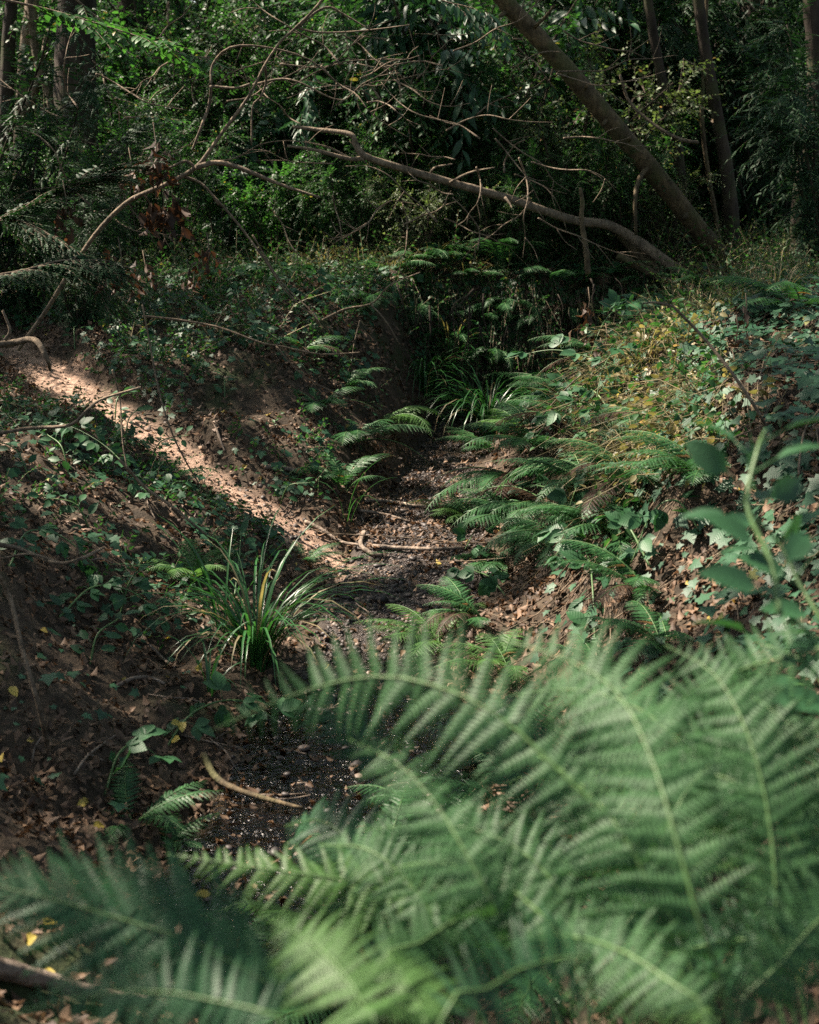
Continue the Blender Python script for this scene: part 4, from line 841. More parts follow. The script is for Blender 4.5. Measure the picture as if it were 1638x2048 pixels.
NEAR = [('leaning frond in the lower middle, its tip pointing left', [(1150, 1990, 1.4), (1100, 1850, 1.45), (1000, 1765, 1.5), (880, 1725, 1.58), (760, 1740, 1.66)], .13, (.3, 1.1), 'fern_fore'),
 ('frond at the bottom middle curving to the right', [(880, 2090, 1.2), (960, 1990, 1.25), (1060, 1930, 1.3), (1190, 1915, 1.38), (1320, 1950, 1.45)], .12, (.15, 1.0), 'fern_shade'),
 ('frond leaving the frame at the lower right corner', [(1480, 2080, 1.4), (1560, 1930, 1.45), (1660, 1820, 1.5), (1760, 1760, 1.55)], .14, (.55, 1.0), 'fern_fore'),
 ('frond in the right middle bowing left below the upright one', [(1620, 1740, 1.6), (1540, 1610, 1.64), (1420, 1545, 1.7), (1300, 1535, 1.76), (1180, 1570, 1.82)], .14, (.65, 1.35), 'fern_fore'),
 ('frond behind the twin stalks, its tip beside the earth face', [(1460, 1660, 1.7), (1390, 1520, 1.75), (1290, 1425, 1.82), (1160, 1380, 1.9), (1020, 1390, 2.0)], .15, (.6, 1.5), 'fern_fore'),
 ('short frond in the lower middle pointing right', [(740, 2000, 1.45), (850, 1880, 1.5), (960, 1820, 1.55), (1080, 1810, 1.6)], .11, (.15, 1.3), 'fern_fore'),
 ('dark frond below the bottom left corner frond', [(580, 2100, 1.15), (480, 2020, 1.18), (340, 1985, 1.22), (180, 1990, 1.26), (20, 2030, 1.3)], .11, (.1, .95), 'fern_shade'),
 ('frond tip entering from the right edge below the bramble', [(1720, 1330, 1.7), (1600, 1310, 1.73), (1480, 1340, 1.78), (1360, 1400, 1.84), (1260, 1480, 1.9)], .13, (.8, 1.5), 'fern_fore'),
 ('pale edged frond in the right middle, half in the sun', [(1560, 1800, 1.85), (1480, 1690, 1.9), (1370, 1640, 1.95), (1240, 1650, 2.02)], .13, (.6, 1.7), 'fern_yel'),
 ('frond low at the right edge pointing left', [(1720, 1950, 1.5), (1600, 1890, 1.53), (1470, 1880, 1.58), (1330, 1910, 1.64)], .13, (.75, 1.3), 'fern_shade'),
 ('soft frond over the gravel left of the lower middle', [(900, 1900, 1.7), (830, 1780, 1.75), (740, 1700, 1.8), (640, 1690, 1.88)], .11, (.3, 1.5), 'fern_fore'),
]
for lab, px, wd, ft, mt in NEAR: nearp(lab, px, wd, ft, up=(random.uniform(-.15, .15), -.75, .65), mat=mt, npair=17, peak=.35, sweep=random.uniform(.2,.45))

WH = ['bending right', 'bending left', 'nearly upright', 'lying low', 'with a drooping tip', 'half hidden']
for k in range(16):
    px = 760 + 880 * ((k * 7) % 16) / 16 + random.uniform(-30, 30); py = random.uniform(1420, 1950); d = random.uniform(1.9, 2.7); dr = random.choice([-1, 1]) * random.uniform(.5, 1); L_ = random.uniform(230, 360)
    q = [(px, py + 130, d), (px + dr * L_ * .3, py, d + .04), (px + dr * L_ * .65, py - 70, d + .1), (px + dr * L_, py - 60, d + .18)]
    f_ = at(px, py + 130, d); nearp('slim frond filling the fern mass behind the near blurred fronds', q, random.uniform(.11, .16), (f_[0], d - .15), up=(random.uniform(-.2, .2), -.6, .8), mat=random.choice(['fern_shade', 'fern_shade', 'fern_fore', 'fern_yel']), group='slim fronds behind the near ones', npair=15, peak=.35, sweep=random.uniform(.2, .5))
# ------------------------------------------------------------------ brambles and seedlings with large leaves
def bramble(label, pts, leaf, name='bramble', mat='bramble', tri=True, every=.09, up=(0, -.35, .9), spread=.35, tpl=None):
    p = spline(pts, 30); o0 = p[0].copy(); t = thing(name, label, 'bramble', o0)
    mb = MB(); tube(mb, p - o0, [.0045, .0035, .002], 5); mb.obj('stem', M['rachis' if mat != 'brown' else 'twig'], t, smooth=True)
    L = np.concatenate(([0], np.cumsum(np.linalg.norm(np.diff(p, axis=0), axis=1)))); s = every * .6; k = 0
    while s < L[-1] + 1e-6:
        q = np.array([np.interp(s, L, p[:, j]) for j in range(3)]) - o0; T = norm(np.array([np.interp(min(s + .02, L[-1]), L, p[:, j]) - np.interp(max(s - .02, 0), L, p[:, j]) for j in range(3)]))
        U = norm(np.asarray(up) + rng.normal(size=3) * spread); sd = norm(np.cross(T, U)) * (1 if k % 2 else -1)
        d0 = norm(sd * .8 + T * .45 + np.array((0, 0, .15)) + rng.normal(size=3) * .2); e = q + d0 * leaf * .55
        for j, a in enumerate((0, .95, -.95) if tri else (0,)):
            s2 = np.cross(U, d0); F = norm(d0 * math.cos(a) + s2 * math.sin(a) + np.array((0, 0, -.15)))
            mb = MB(); batch(mb, tpl or (BRAM if tri else OVATE), [(0, 0, 0)], [F], [U + rng.normal(size=3) * .18], leaf * (1 if j == 0 else .8) * rng.uniform(.85, 1.15), [rng.random() * .9])
            tube(mb, [q - e, (0, 0, 0)], [.0015, .001], 3) if j == 0 else None
            mb.obj('leaf', M[mat], t, loc=e)
        s += every * rng.uniform(.8, 1.2); k += 1
    return t

# ------------------------------------------------------------------ sedges and grasses
BLADE = [(0, .5), (.2, .62), (.4, .6), (.6, .5), (.8, .33), (1, .02)]
def blades(n, L, base_r, lean=(0, 0), wid=.006, spread=1.0, stiff=.5):
    mb = MB(); K = 8; s = np.linspace(0, 1, K)
    for i in range(n):
        a = rng.uniform(0, 6.283); l = L * rng.uniform(.55, 1.1); e0 = rng.uniform(1.1, 1.5); bend = rng.uniform(1.2, 2.7) * spread
        el = e0 - bend * s ** (1.0 + stiff); h = np.concatenate(([0], np.cumsum(np.cos(el[:-1])) * l / (K - 1))); zz = np.concatenate(([0], np.cumsum(np.sin(el[:-1])) * l / (K - 1)))
        d = norm(np.array((math.cos(a) + lean[0], math.sin(a) + lean[1], 0))); sd = np.cross(d, (0, 0, 1.0))
        c = d * h[:, None] + np.array((0, 0, 1.0)) * zz[:, None] + np.array((math.cos(a), math.sin(a), 0)) * base_r * rng.random()
        wd = wid * np.interp(s, *zip(*BLADE)) * rng.uniform(.8, 1.2); nrm = np.stack((-d[0] * np.sin(el), -d[1] * np.sin(el), np.cos(el)), 1)
        v = np.stack((c - sd * wd[:, None] + nrm * wd[:, None] * .35, c, c + sd * wd[:, None] + nrm * wd[:, None] * .35), 1).reshape(-1, 3)
        q = [(3 * k + j, 3 * k + j + 1, 3 * k + j + 4, 3 * k + j + 3) for k in range(K - 1) for j in (0, 1)]
        t_ = rng.random() * .93; yield v, q, np.tile((0, 0, t_), (len(v), 1))
def tuft(label, loc, n, L, mat='sedge', single=True, name='sedge_tuft', group=None, **kw):
    t = thing(name, label, 'grass tuft', loc, group)
    if single:
        for v, q, l in blades(n, L, **kw):
            mb = MB(); mb.add(v, None, q, l); mb.obj('blade', M['straw' if rng.random() < .1 else mat], t, smooth=True)
    else:
        mb = MB()
        for v, q, l in blades(n, L, **kw): mb.add(v, None, q, l)
        mb.obj('blades', M[mat], t, smooth=True, kind='stuff')
    return t
SL = [(140, 960, 'holly like seedling on the left slope below the curved twig'), (250, 900, 'seedling with pointed leaves just left of the path bend'), (300, 930, 'broad leaved seedling at the lower path edge'), (60, 960, 'low leafy shoot at the left edge under the curved twig'), (180, 1060, 'leafy shoot above the forked bare twig'), (230, 840, 'leafy shoot beside the middle of the path'), (330, 730, 'ivy draped shoot right of the path top'),
      (450, 800, 'leafy shoot on the shaded mound slope'), (480, 640, 'leafy shoot on the crest of the mound at left'), (590, 620, 'leafy shoot hanging over the dark mound face'), (560, 1010, 'small leafy shoot at the right edge of the lower path'), (240, 1230, 'dim leafy shoot in the middle of the litter slope'), (180, 1330, 'dim leafy shoot beside the dead vertical stem'), (150, 700, 'leafy shoot standing in the sunlit top of the path')]
for px, py, lab in SL:
    for_ = g(px, py); L_ = random.uniform(.14, .24); a_ = random.uniform(0, 6.28)
    bramble(lab, [for_, for_ + np.array((math.cos(a_) * L_ * .3, math.sin(a_) * L_ * .3, L_ * .6)), for_ + np.array((math.cos(a_) * L_, math.sin(a_) * L_, L_ * .75))], .055, name='seedling', every=.03, tri=False)

tuft('lush sedge tuft of long arching blades beside the stream', g(515, 1340), 120, .72, base_r=.06, lean=(.3, -.2), wid=.008, spread=1.12, stiff=.3)
tuft('tall upright sedge blades behind the lush tuft', g(448, 1268), 9, .55, base_r=.04, wid=.008, spread=.5)
tuft('pale sedge tuft at the far bend of the stream', g(975, 872), 120, .8, base_r=.06, wid=.008, lean=(-.1, -.2), spread=1.3, stiff=.3)
tuft('finer sedge tuft left of the pale tuft at the bend', g(850, 790), 90, .75, base_r=.06, wid=.007, spread=1.3, stiff=.3)
tuft('sedge blades at the dark foot of the cut bank', g(900, 745), 50, .6, base_r=.08, wid=.008)
tuft('few sedge blades hanging at the foot of the litter slope', g(418, 1390), 8, .32, base_r=.03, wid=.007)
tuft('single drooping blades beside the stream sticks', g(690, 1045), 5, .45, base_r=.03, wid=.006)
for i, (px, py) in enumerate([(780, 545), (860, 530), (930, 560), (640, 540), (1240, 640), (1330, 660), (1290, 720), (1400, 640), (1230, 790), (1180, 850), (1250, 870), (1330, 780), (1210, 930), (1270, 950), (1550, 600), (1480, 620), (720, 540), (820, 560)]):
    tuft('thin dry grass wisps on a bank crest', g(px, py), 40, .34, 'straw', False, 'dry_grass', 'dry grass wisps on the banks', base_r=.16, wid=.003, stiff=.2)

def gb(px, py, dz, d=None):
    p = ground_hit(px, py); p[2] += dz; return p
bramble('bramble with broad dull leaves on the left bank above the stones', [gb(330, 1500, .0), gb(380, 1490, .10), gb(440, 1470, .12), gb(500, 1460, .10), gb(560, 1480, .06)], .075, every=.07)
bramble('dark broad leaved shoot on the lower left bank', [gb(210, 1590, .0), gb(240, 1570, .10), gb(280, 1560, .12), gb(330, 1570, .08)], .08, every=.08)
bramble('arching bramble with pale leaves over the dark hollow', [at(1290, 760, 7.0), at(1240, 735, 7.0), at(1170, 712, 7.1), at(1100, 700, 7.2), at(1010, 718, 7.3)], .10, every=.15)
bramble('bramble shoot with dark leaves on the right earth face', [gb(1190, 1290, .0), gb(1185, 1250, .1), gb(1175, 1200, .16), gb(1150, 1170, .2), gb(1110, 1150, .2)], .085, every=.07)
bramble('bramble trailing to the stream from the right bank', [gb(1110, 1000, .05), gb(1060, 1030, .15), gb(1010, 1060, .16), gb(960, 1100, .14), gb(930, 1130, .08)], .075, every=.10)
bramble('bramble leaves below the trailing one beside the stream', [gb(1010, 1200, .02), gb(980, 1190, .08), gb(950, 1180, .09), gb(920, 1160, .08)], .07, every=.08)
bramble('bramble in front of the yellow tinged fern', [gb(1230, 900, .05), gb(1180, 890, .2), gb(1120, 880, .24), gb(1060, 880, .22), gb(1030, 910, .2)], .085, every=.10)
bramble('bramble in the middle of the right bank', [gb(1230, 860, .05), gb(1190, 850, .16), gb(1150, 850, .2), gb(1110, 860, .22)], .08, every=.09)
bramble('pale leaved seedling above the lush sedge tuft', [gb(470, 1200, .02), gb(480, 1170, .12), gb(485, 1130, .18)], .06, every=.05, tri=False)
bramble('oval leaved seedling at the foot of the path', [gb(420, 1110, .02), gb(430, 1090, .06), gb(450, 1080, .07), gb(480, 1085, .05)], .05, every=.04, tri=False)
bramble('green oval leaved seedling left of the path', [gb(330, 1010, .02), gb(350, 990, .06), gb(380, 990, .06), gb(400, 1000, .03)], .05, every=.04, tri=False)
bramble('broad leaves in shade under the bank crest', [gb(1000, 740, .1), gb(960, 720, .25), gb(930, 720, .28), gb(900, 740, .2)], .09, every=.10)
bramble('bramble on the bank crest at the upper right', [gb(1320, 640, .05), gb(1280, 610, .15), gb(1220, 590, .2), gb(1160, 580, .15)], .08, every=.12)
RBR = [('bramble cane hooping out over the stream from the bank middle', [(1260, 930), (1190, 930), (1110, 955), (1040, 1000)], .3), ('bramble cane falling down the sunlit bank nose', [(1290, 760), (1240, 800), (1200, 870), (1180, 950)], .28),
       ('bramble cane low across the earth face', [(1300, 1150), (1240, 1140), (1170, 1150), (1100, 1190)], .2), ('bramble cane above the earth face, tip down', [(1290, 1020), (1220, 1040), (1160, 1080), (1120, 1140)], .25),
       ('bramble cane on the crest left of the hazel rod', [(1330, 650), (1270, 680), (1210, 740), (1170, 800)], .25), ('bramble cane in the ivy right of the earth face', [(1400, 1080), (1350, 1090), (1300, 1130), (1260, 1190)], .16)]
for lab, pp, dz in RBR: bramble(lab, [gb(x, y, .03 + dz * s_) for (x, y), s_ in zip(pp, (0, .8, 1, .55))], .07, every=.07)
LBR = [('bramble runner across the dark face of the mound', [(430, 680), (490, 690), (560, 730), (620, 780)], .12), ('bramble runner on the left slope under the path', [(60, 860), (130, 900), (220, 960), (300, 1030)], .12),
       ('bramble runner along the crest of the mound', [(420, 590), (520, 580), (620, 600), (700, 620)], .15), ('bramble runner on the lower left slope', [(120, 1250), (190, 1230), (270, 1250), (340, 1290)], .10),
       ('bramble runner at the far left edge of the slope', [(20, 1150), (60, 1120), (130, 1140), (200, 1180)], .10), ('bramble runner hanging on the cut bank at the bend', [(800, 570), (850, 600), (900, 650), (930, 700)], .12)]
for lab, pp, dz in LBR: bramble(lab, [gb(x, y, .03 + dz * s_) for (x, y), s_ in zip(pp, (0, .8, 1, .55))], .06, every=.05)
# near bramble at the right edge, blurred
bramble('near blurred bramble with large leaves at the right edge', [at(1560, 1230, 1.7), at(1540, 1120, 1.75), at(1495, 1010, 1.8), at(1515, 900, 1.85), at(1530, 860, 1.9)], .07, every=.026, up=(-.2, -.3, .9), tri=False, spread=.5)
bramble('second near bramble cut by the right edge', [at(1700, 1330, 1.9), at(1650, 1250, 1.9), at(1600, 1170, 1.95), at(1560, 1090, 2.0), at(1480, 1000, 2.05)], .07, every=.03, up=(-.2, -.3, .9), tri=False, spread=.5)
bramble('dark near leaves at the right edge below the large leaves', [at(1720, 1450, 1.8), at(1660, 1380, 1.85), at(1600, 1320, 1.9), at(1530, 1290, 1.95)], .075, every=.03, up=(-.2, -.3, .9), tri=False, spread=.5)
# ------------------------------------------------------------------ ivy on the right bank: 300 largest leaves singly, the rest one mass
def scatter(n, x0, x1, y0, y1, dens):
    x = rng.uniform(x0, x1, n); y = rng.uniform(y0, y1, n); k = rng.random(n) < dens(x, y); return x[k], y[k]
def in_view(x, y, z, m=1.05):
    vz = z - CAMZ; f = y * c14 - vz * s14; return (np.abs(x) < .288 * m * f) & (np.abs(y * s14 + vz * c14) < .36 * m * f)
def lean_frames(x, y, lift=(.01, .05), upw=.6):
    N_ = gnorm(x, y); P = np.stack((x, y, height(x, y)), 1) + N_ * rng.uniform(*lift, len(x))[:, None]
    F = norm(np.stack((-N_[:, 0] * 0 + rng.normal(size=len(x)), rng.normal(size=len(x)) - .5, -.4 + 0 * x), 1)); F = norm(F - N_ * (F * N_).sum(1)[:, None])
    U = norm(N_ + np.array((-.1, -.45, .4)) * upw + rng.normal(size=(len(x), 3)) * .3); return P, F, U
def ivy_d(x, y):
    u = x - np.interp(y, YK, ER); return sstep(.3, .75, u) * sstep(3.0, 3.8, y) * (1 - sstep(9.5, 11, y)) * np.where(fbm(x * 1.7, y * 1.7, 101, 3) > -.3, 1, .35) * np.where(u < .95, .5, 1)
x, y = scatter(15000, .4, 3.4, 3.0, 11, ivy_d)
P, F, U = lean_frames(x, y, (.01, .09)); S = np.clip(rng.gamma(5, .009, len(x)), .018, .07); tint = np.where(rng.random(len(x)) < .012, .99, rng.random(len(x)) * .93)
v = in_view(x, y, P[:, 2]); big = np.argsort(-(S / y) * v)[:300]; rest = np.setdiff1d(np.arange(len(x)), big)
ivy = thing('ivy', 'thick carpet of lobed dark ivy leaves covering the right bank', 'ivy', (1.6, 5.5, gz(1.6, 5.5))); o0 = np.array(ivy.location)
mb = MB(); batch(mb, IVY, P[rest] - o0, F[rest], U[rest], S[rest], tint[rest]); mb.obj('foliage', M['ivy'], ivy, kind='stuff')
lm = []
for i in range(8):
    mb = MB(); batch(mb, IVY, [(0, 0, 0)], [(0, 1, 0)], [(0, 0, 1)], 1.0, [(.1 * i + .05) if i < 7 else .5]); lm.append(mb.mesh('leaf', M['ivy']))
def place_leaf(name, me, parent, p, F, U, s):
    F = norm(F); r = norm(np.cross(F, U)); U = np.cross(r, F)
    m = Matrix((r * s, F * s, U * s)).transposed().to_4x4(); m.translation = Vector(p); o = link(name, me, parent); o.matrix_basis = m; return o
for i in big: place_leaf('leaf', lm[i % 8], ivy, P[i] - o0, F[i], U[i], float(S[i]))
mb = MB()
for k in range(380):
    xx = rng.uniform(.7, 2.6); yy = rng.uniform(4, 8.5); q = []
    dx, dy = rng.normal() * .1 - .05, rng.normal() * .12 - .04
    for j in range(6): q.append((xx, yy, gz(xx, yy) + .02 + .02 * rng.random())); xx += dx + rng.normal() * .02; yy += dy + rng.normal() * .02
    tube(mb, np.array(q) - o0, [.003, .002], 4)
mb.obj('stems', M['twig'], ivy, kind='stuff')

# ground ivy and seedlings on the left slope and mound
def cov(x, y):
    e = np.interp(y, YK, EL) - x; pd = path_dist(x, y)
    d = sstep(.12, .5, e) * sstep(.14, .3, pd) * sstep(-.15, .3, fbm(x * 1.3, y * 1.3, 111, 3) + .12)
    top = sstep(10.1, 10.3, y) * 1.3; return np.clip(np.maximum(d, top * .5) * (.14 + .66 * sstep(4.8, 6.6, y) + .2 * sstep(8, 9, y)), 0, 1)
x, y = scatter(48000, -4.2, 1.5, 2.6, 12.5, cov)
P, F, U = lean_frames(x, y, (.01, .07)); kq = rng.random(len(x)) < .75; P, F, U, x = P[kq], F[kq], U[kq], x[kq]; mb = MB(); batch(mb, IVY, P, F, U, np.clip(rng.gamma(4, .0085, len(x)), .014, .06), rng.random(len(x)) * .93)
x3, y3 = scatter(9000, -4.2, 1.6, 5.0, 12.0, lambda x, y: np.clip(cov(x, y) * .8, 0, 1)); n3 = len(x3); O3 = np.stack((x3, y3, height(x3, y3)), 1); mg, ms = MB(), MB()
foliage(mg, ms, O3, norm(gnorm(x3, y3) * .7 + rdir(n3) * .6 + np.array((0, 0, .3))), rng.uniform(.08, .3, n3), 8, SMALL, .036, jit=.45, droop=.3, rtw=.0018)
tag(mg.obj('slope_weeds', M['bush'], kind='stuff'), 'shaggy small leaved weeds over the left slope and mound', 'weeds'); tag(ms.obj('slope_stalks', M['twig'], kind='stuff'), 'thin bare stalks among the weeds of the left slope', 'weeds')
tag(mb.obj('ground_ivy', M['ivy'], kind='stuff'), 'straggling small ivy leaves over the shaded left slope and mound', 'ground cover')
def cov2(x, y): return np.clip(sstep(10.3, 10.6, y) * .8 + sstep(.9, 1.2, x - np.interp(y, YK, ER)) * sstep(7.2, 8.4, y) + (np.interp(y, YK, EL) - x > .8) * sstep(7.8, 9, y) * sstep(.3, .5, path_dist(x, y)) * .5, 0, 1)
x, y = scatter(9000, -5, 5, 7, 15, cov2); N_ = len(x)
mb, mw = MB(), MB(); O = np.stack((x, y, height(x, y)), 1); D = norm(rdir(N_) * .7 + np.array((0, -.1, .8)))
k = N_ // 2; foliage(mb, mw, O[:k], D[:k], rng.uniform(.15, .5, k), 9, SMALL, .05, jit=.4)
tag(mb.obj('weeds', M['bush'], kind='stuff'), 'low green weeds over the crest of the mound and far bank', 'weeds')
mb2 = MB(); foliage(mb2, mw, O[k:], D[k:], rng.uniform(.15, .45, N_ - k), 7, SMALL, .04, jit=.45)
tag(mb2.obj('dry_weeds', M['olive'], kind='stuff'), 'dry yellowish weeds along the bank crests', 'weeds')
tag(mw.obj('weed_stems', M['straw'], kind='stuff'), 'thin straw coloured weed stalks on the bank crests', 'weeds')
# scrambling growth with leaves paled to look sunlit down the nose of the right bank
def nose(x, y): return np.exp(-((x - np.interp(y, [5, 6, 7, 8.5], [1.05, 1.12, 1.2, 1.45])) / .22) ** 2) * sstep(4.9, 5.4, y) * (1 - sstep(8.3, 9, y))
x, y = scatter(8000, .5, 2.2, 4.5, 9.2, nose); N_ = len(x); O = np.stack((x, y, height(x, y)), 1)
mb, mw = MB(), MB(); D = norm(rdir(N_) * .6 + np.array((-.35, -.35, .35))); k = N_ // 2
k2 = k // 2; mgr = MB(); foliage(mgr, mw, O[k2:k], D[k2:k], rng.uniform(.15, .55, k - k2), 8, OVATE, .05, jit=.55, droop=.5); tag(mgr.obj('green_weeds', M['bush'], kind='stuff'), 'green weeds spilling over the nose of the right bank', 'weeds')
foliage(mb, mw, O[:k2], D[:k2], rng.uniform(.12, .5, k2), 7, OVATE, .048, jit=.55, droop=.5)
M['nose'] = leaf_mat('sunlit_pale_leaf', (0.07, 0.09, 0.035), (0.27, 0.22, 0.11), odd=(0.36, 0.24, 0.14), transl=0.35, rough=0.5)  # dry leaf tones lightened to stand in for strong sun on the nose
tag(mb.obj('scrambling_weeds', M['nose'], kind='stuff'), 'yellowing scrambling weeds with sunlight in their colour on the nose of the right bank', 'weeds')
P = np.stack((O[k:], O[k:] + D[k:] * .15, O[k:] + D[k:] * .3 + np.array((-.05, -.05, -.12))), 1); tubes(mw, P, .0018, .0008)
tag(mw.obj('dry_stalks', M['straw'], kind='stuff'), 'tangled dry stalks hanging down the right bank', 'weeds')

# plants trailing over the edge of the cut bank
n4 = 1100; x4 = rng.uniform(-.7, 2.0, n4); yw4 = 10.55 + .35 * vnoise(x4 * 1.3, x4 * 0, 41) + .10 * vnoise(x4 * 3, x4 * 0, 42); y4 = yw4 + rng.uniform(0, .55, n4)
O4 = np.stack((x4, y4, height(x4, y4) + .02), 1); mt_, mw_ = MB(), MB()
foliage(mt_, mw_, O4, norm(np.stack((rng.normal(size=n4) * .4, -.9 + 0 * x4, -.25 + rng.normal(size=n4) * .35), 1)), rng.uniform(.15, .5, n4), 10, SMALL, .045, jit=.45, droop=.8)
tp = thing('trailing_plants', 'green trailing plants hanging over the dark cut bank at the bend', 'plants', (.6, 10.6, 1.0)); oo = np.array((.6, 10.6, 1.0))
for m_ in (mt_, mw_): m_.v = [a - oo for a in m_.v]
mt_.obj('foliage', M['bush'], tp, kind='stuff'); mw_.obj('stems', M['twig'], tp, kind='stuff')
# roots hanging on the cut bank and the earth face
def roots(label, n, f, mat='root'):
    mb = MB(); c = None
    for i in range(n):
        q = f(); c = q[0] if c is None else c; tube(mb, spline(q - c, 8), [.008 * rng.uniform(.4, 1.3), .002], 4, .1)
    t = thing('hanging_roots', label, 'roots', c); mb.obj('root_strands', M[mat], t, smooth=True, kind='stuff')
def wall_root():
    x = rng.uniform(-.1, 1.6); yw = 10.55 + .35 * float(vnoise(x * 1.3, 0, 41)) + .10 * float(vnoise(x * 3, 0, 42)); z = rng.uniform(.7, 1.05)
    y = yw + .1; q = []
    for j in range(4): q.append((x + rng.normal() * .03, y - .03 * j - .3 + rng.normal() * .02, z - j * rng.uniform(.05, .16))); 
    return np.array(q)
roots('fine roots hanging down the dark cut bank at the bend', 34, wall_root, 'bark_dark')
def face_root():
    y = rng.uniform(5.0, 6.1); u = rng.uniform(.75, 1.0); q = []
    for j in range(5):
        x = float(np.interp(y, YK, ER)) + u - .09 * j; q.append((x, y - .02 * j + rng.normal() * .02, gz(x, y - .02 * j) + .012 + .015 * rng.random()))
    return np.array(q)
roots('pale roots running down the sunlit earth face', 30, face_root, 'twig')

# logs and sticks
def gl(*pp, dz=.02): return [gb(x, y, dz) for x, y in pp]
log('pale broken log in the leaf litter at the bottom left corner', gl((-60, 1950), (20, 1968), (110, 1992), (200, 2015), (300, 2028), dz=.03), [.024, .022, .02, .016, .012], 'log')
log('stick lying from the left bank into the stones by the water', gl((408, 1535), (432, 1580), (475, 1606), (540, 1627), (605, 1644), dz=.045), [.012, .011, .009, .008, .005], 'bark', 'stick', 'stick')
ST = [('mossy stick on the litter slope below the brambles', [(232, 1385), (265, 1368), (300, 1366), (330, 1378)], .008), ('bare stick across the stream at its narrow middle', [(745, 1100), (800, 1104), (870, 1106), (935, 1102)], .012),
      ('stick half buried at the foot of the path', [(610, 1050), (640, 1065), (680, 1090), (720, 1098)], .011), ('crooked root end by the stream at the path foot', [(728, 1072), (722, 1098), (745, 1115), (765, 1118)], .014),
      ('upper stick behind the stream fern', [(730, 1008), (780, 1010), (830, 1018), (890, 1022)], .011), ('lower stick beside the stream fern', [(720, 1028), (770, 1036), (820, 1050)], .009),
      ('thick short stick on the mound foot', [(530, 940), (570, 944), (610, 955)], .016), ('stick on the bare slope right of the path', [(428, 850), (440, 885), (450, 910)], .008), ('stick lying on the leaf litter left of the sedge', [(300, 1300), (330, 1330), (350, 1345)], .006), ('thin stick sunk in the lower left litter', [(150, 1560), (180, 1520), (235, 1480)], .005)]
for lab, pp, r in ST: log(lab, gl(*pp), [r, r * .9, r * .6], 'log', 'stick', 'stick', 7, n=14)
for k in range(45):
    px = random.uniform(60, 900); py = random.uniform(620, 1700); c = ground_hit(px, py)
    if c[1] < 2.8: continue
    a = random.uniform(0, 3.14); L = random.uniform(.08, .25); q = []
    for j in range(4):
        x_ = c[0] + math.cos(a) * L * (j / 3 - .5) + random.uniform(-.01, .01); y_ = c[1] + math.sin(a) * L * (j / 3 - .5); q.append((x_, y_, gz(x_, y_) + .015))
    log('small dry stick lying on the leaf litter', q, [.004, .003, .002], 'log', 'stick', 'stick', 5, 'small sticks on the litter', n=8)

# stones ------------------------------------------------------------
import bmesh
def stone_mesh(seed):
    bm = bmesh.new(); bmesh.ops.create_icosphere(bm, subdivisions=2, radius=1)
    for v_ in bm.verts:
        c = v_.co; k = 1 + .22 * float(vnoise(c.x * 1.5 + seed * 7, c.y * 1.5 + c.z * 2.1, seed)) + .10 * float(vnoise(c.x * 4 + seed, c.y * 4 - c.z * 3, seed + 5)); v_.co = Vector((c.x * k, c.y * k * .75, c.z * k * .5))
    me = bpy.data.meshes.new('stone'); bm.to_mesh(me); bm.free(); me.materials.append(M['stone'])
    for p_ in me.polygons: p_.use_smooth = True
    return me
SM = [stone_mesh(i) for i in range(6)]
def bedd(x, y): return bed_mask(x, y)
x, y = scatter(1500, -.8, 1.0, 2.6, 10.3, bedd); P = np.stack((x, y, height(x, y)), 1); S = np.minimum(rng.gamma(2.2, .0036, len(x)) + .007, .026)
order = np.argsort(-(S / y) * in_view(x, y, P[:, 2])); big = order[:230]
for i in big:
    o = link('stone', random.choice(SM)); o.location = P[i] + np.array((0, 0, S[i] * .2 + (.018 if P[i][1] < 5 and i % 3 == 0 else 0))); s = float(S[i]) * random.uniform(.8, 1.15); o.scale = (s, s, s); o.rotation_euler = (random.uniform(-.3, .3), random.uniform(-.3, .3), random.uniform(0, 6.28))
    tag(o, 'rounded dull stone lying in the stream bed', 'stone', 'stones in the stream bed')
x, y = scatter(26000, -.9, 1.2, 2.4, 10.6, lambda x, y: np.clip(bed_mask(x, y) + .45 * (1 - sstep(.1, .4, path_dist(x, y))), 0, 1)); P = np.stack((x, y, height(x, y)), 1)
OCT = np.array([(1, 0, 0), (.2, .9, .1), (-.9, .2, 0), (-.1, -.8, -.1), (.1, .1, .6), (0, 0, -.6)], float); OF = np.array([(0, 1, 4), (1, 2, 4), (2, 3, 4), (3, 0, 4), (1, 0, 5), (2, 1, 5), (3, 2, 5), (0, 3, 5)])
mb = MB(); N_ = len(x); batch(mb, (OCT, OF, np.zeros((0, 4), np.int64)), P, rdir(N_) * np.array((1, 1, .3)), rdir(N_) * .3 + np.array((0, 0, 1)), rng.gamma(2, .004, N_) + .004)
x2, y2 = scatter(9000, -3, .2, 6.2, 9.5, lambda x, y: 1 - sstep(.1, .42, path_dist(x, y))); n2 = len(x2); mc = MB()
batch(mc, (OCT, OF, np.zeros((0, 4), np.int64)), np.stack((x2, y2, height(x2, y2)), 1), rdir(n2) * np.array((1, 1, .3)), rdir(n2) * .3 + np.array((0, 0, 1)), rng.gamma(1.6, .003, n2) + .002, rng.random(n2) * .9)
M['clod'] = leaf_mat('dry_clod', (0.09, 0.066, 0.05), (0.30, 0.22, 0.165), transl=0.0, rough=0.9, spec=0.1); tag(mc.obj('soil_crumbs', M['clod'], kind='stuff'), 'crumbs and clods of dry soil strewn along the sunlit path', 'soil')
tag(mb.obj('gravel', M['stone'], kind='stuff'), 'dark wet gravel and grit along the stream bed', 'gravel')

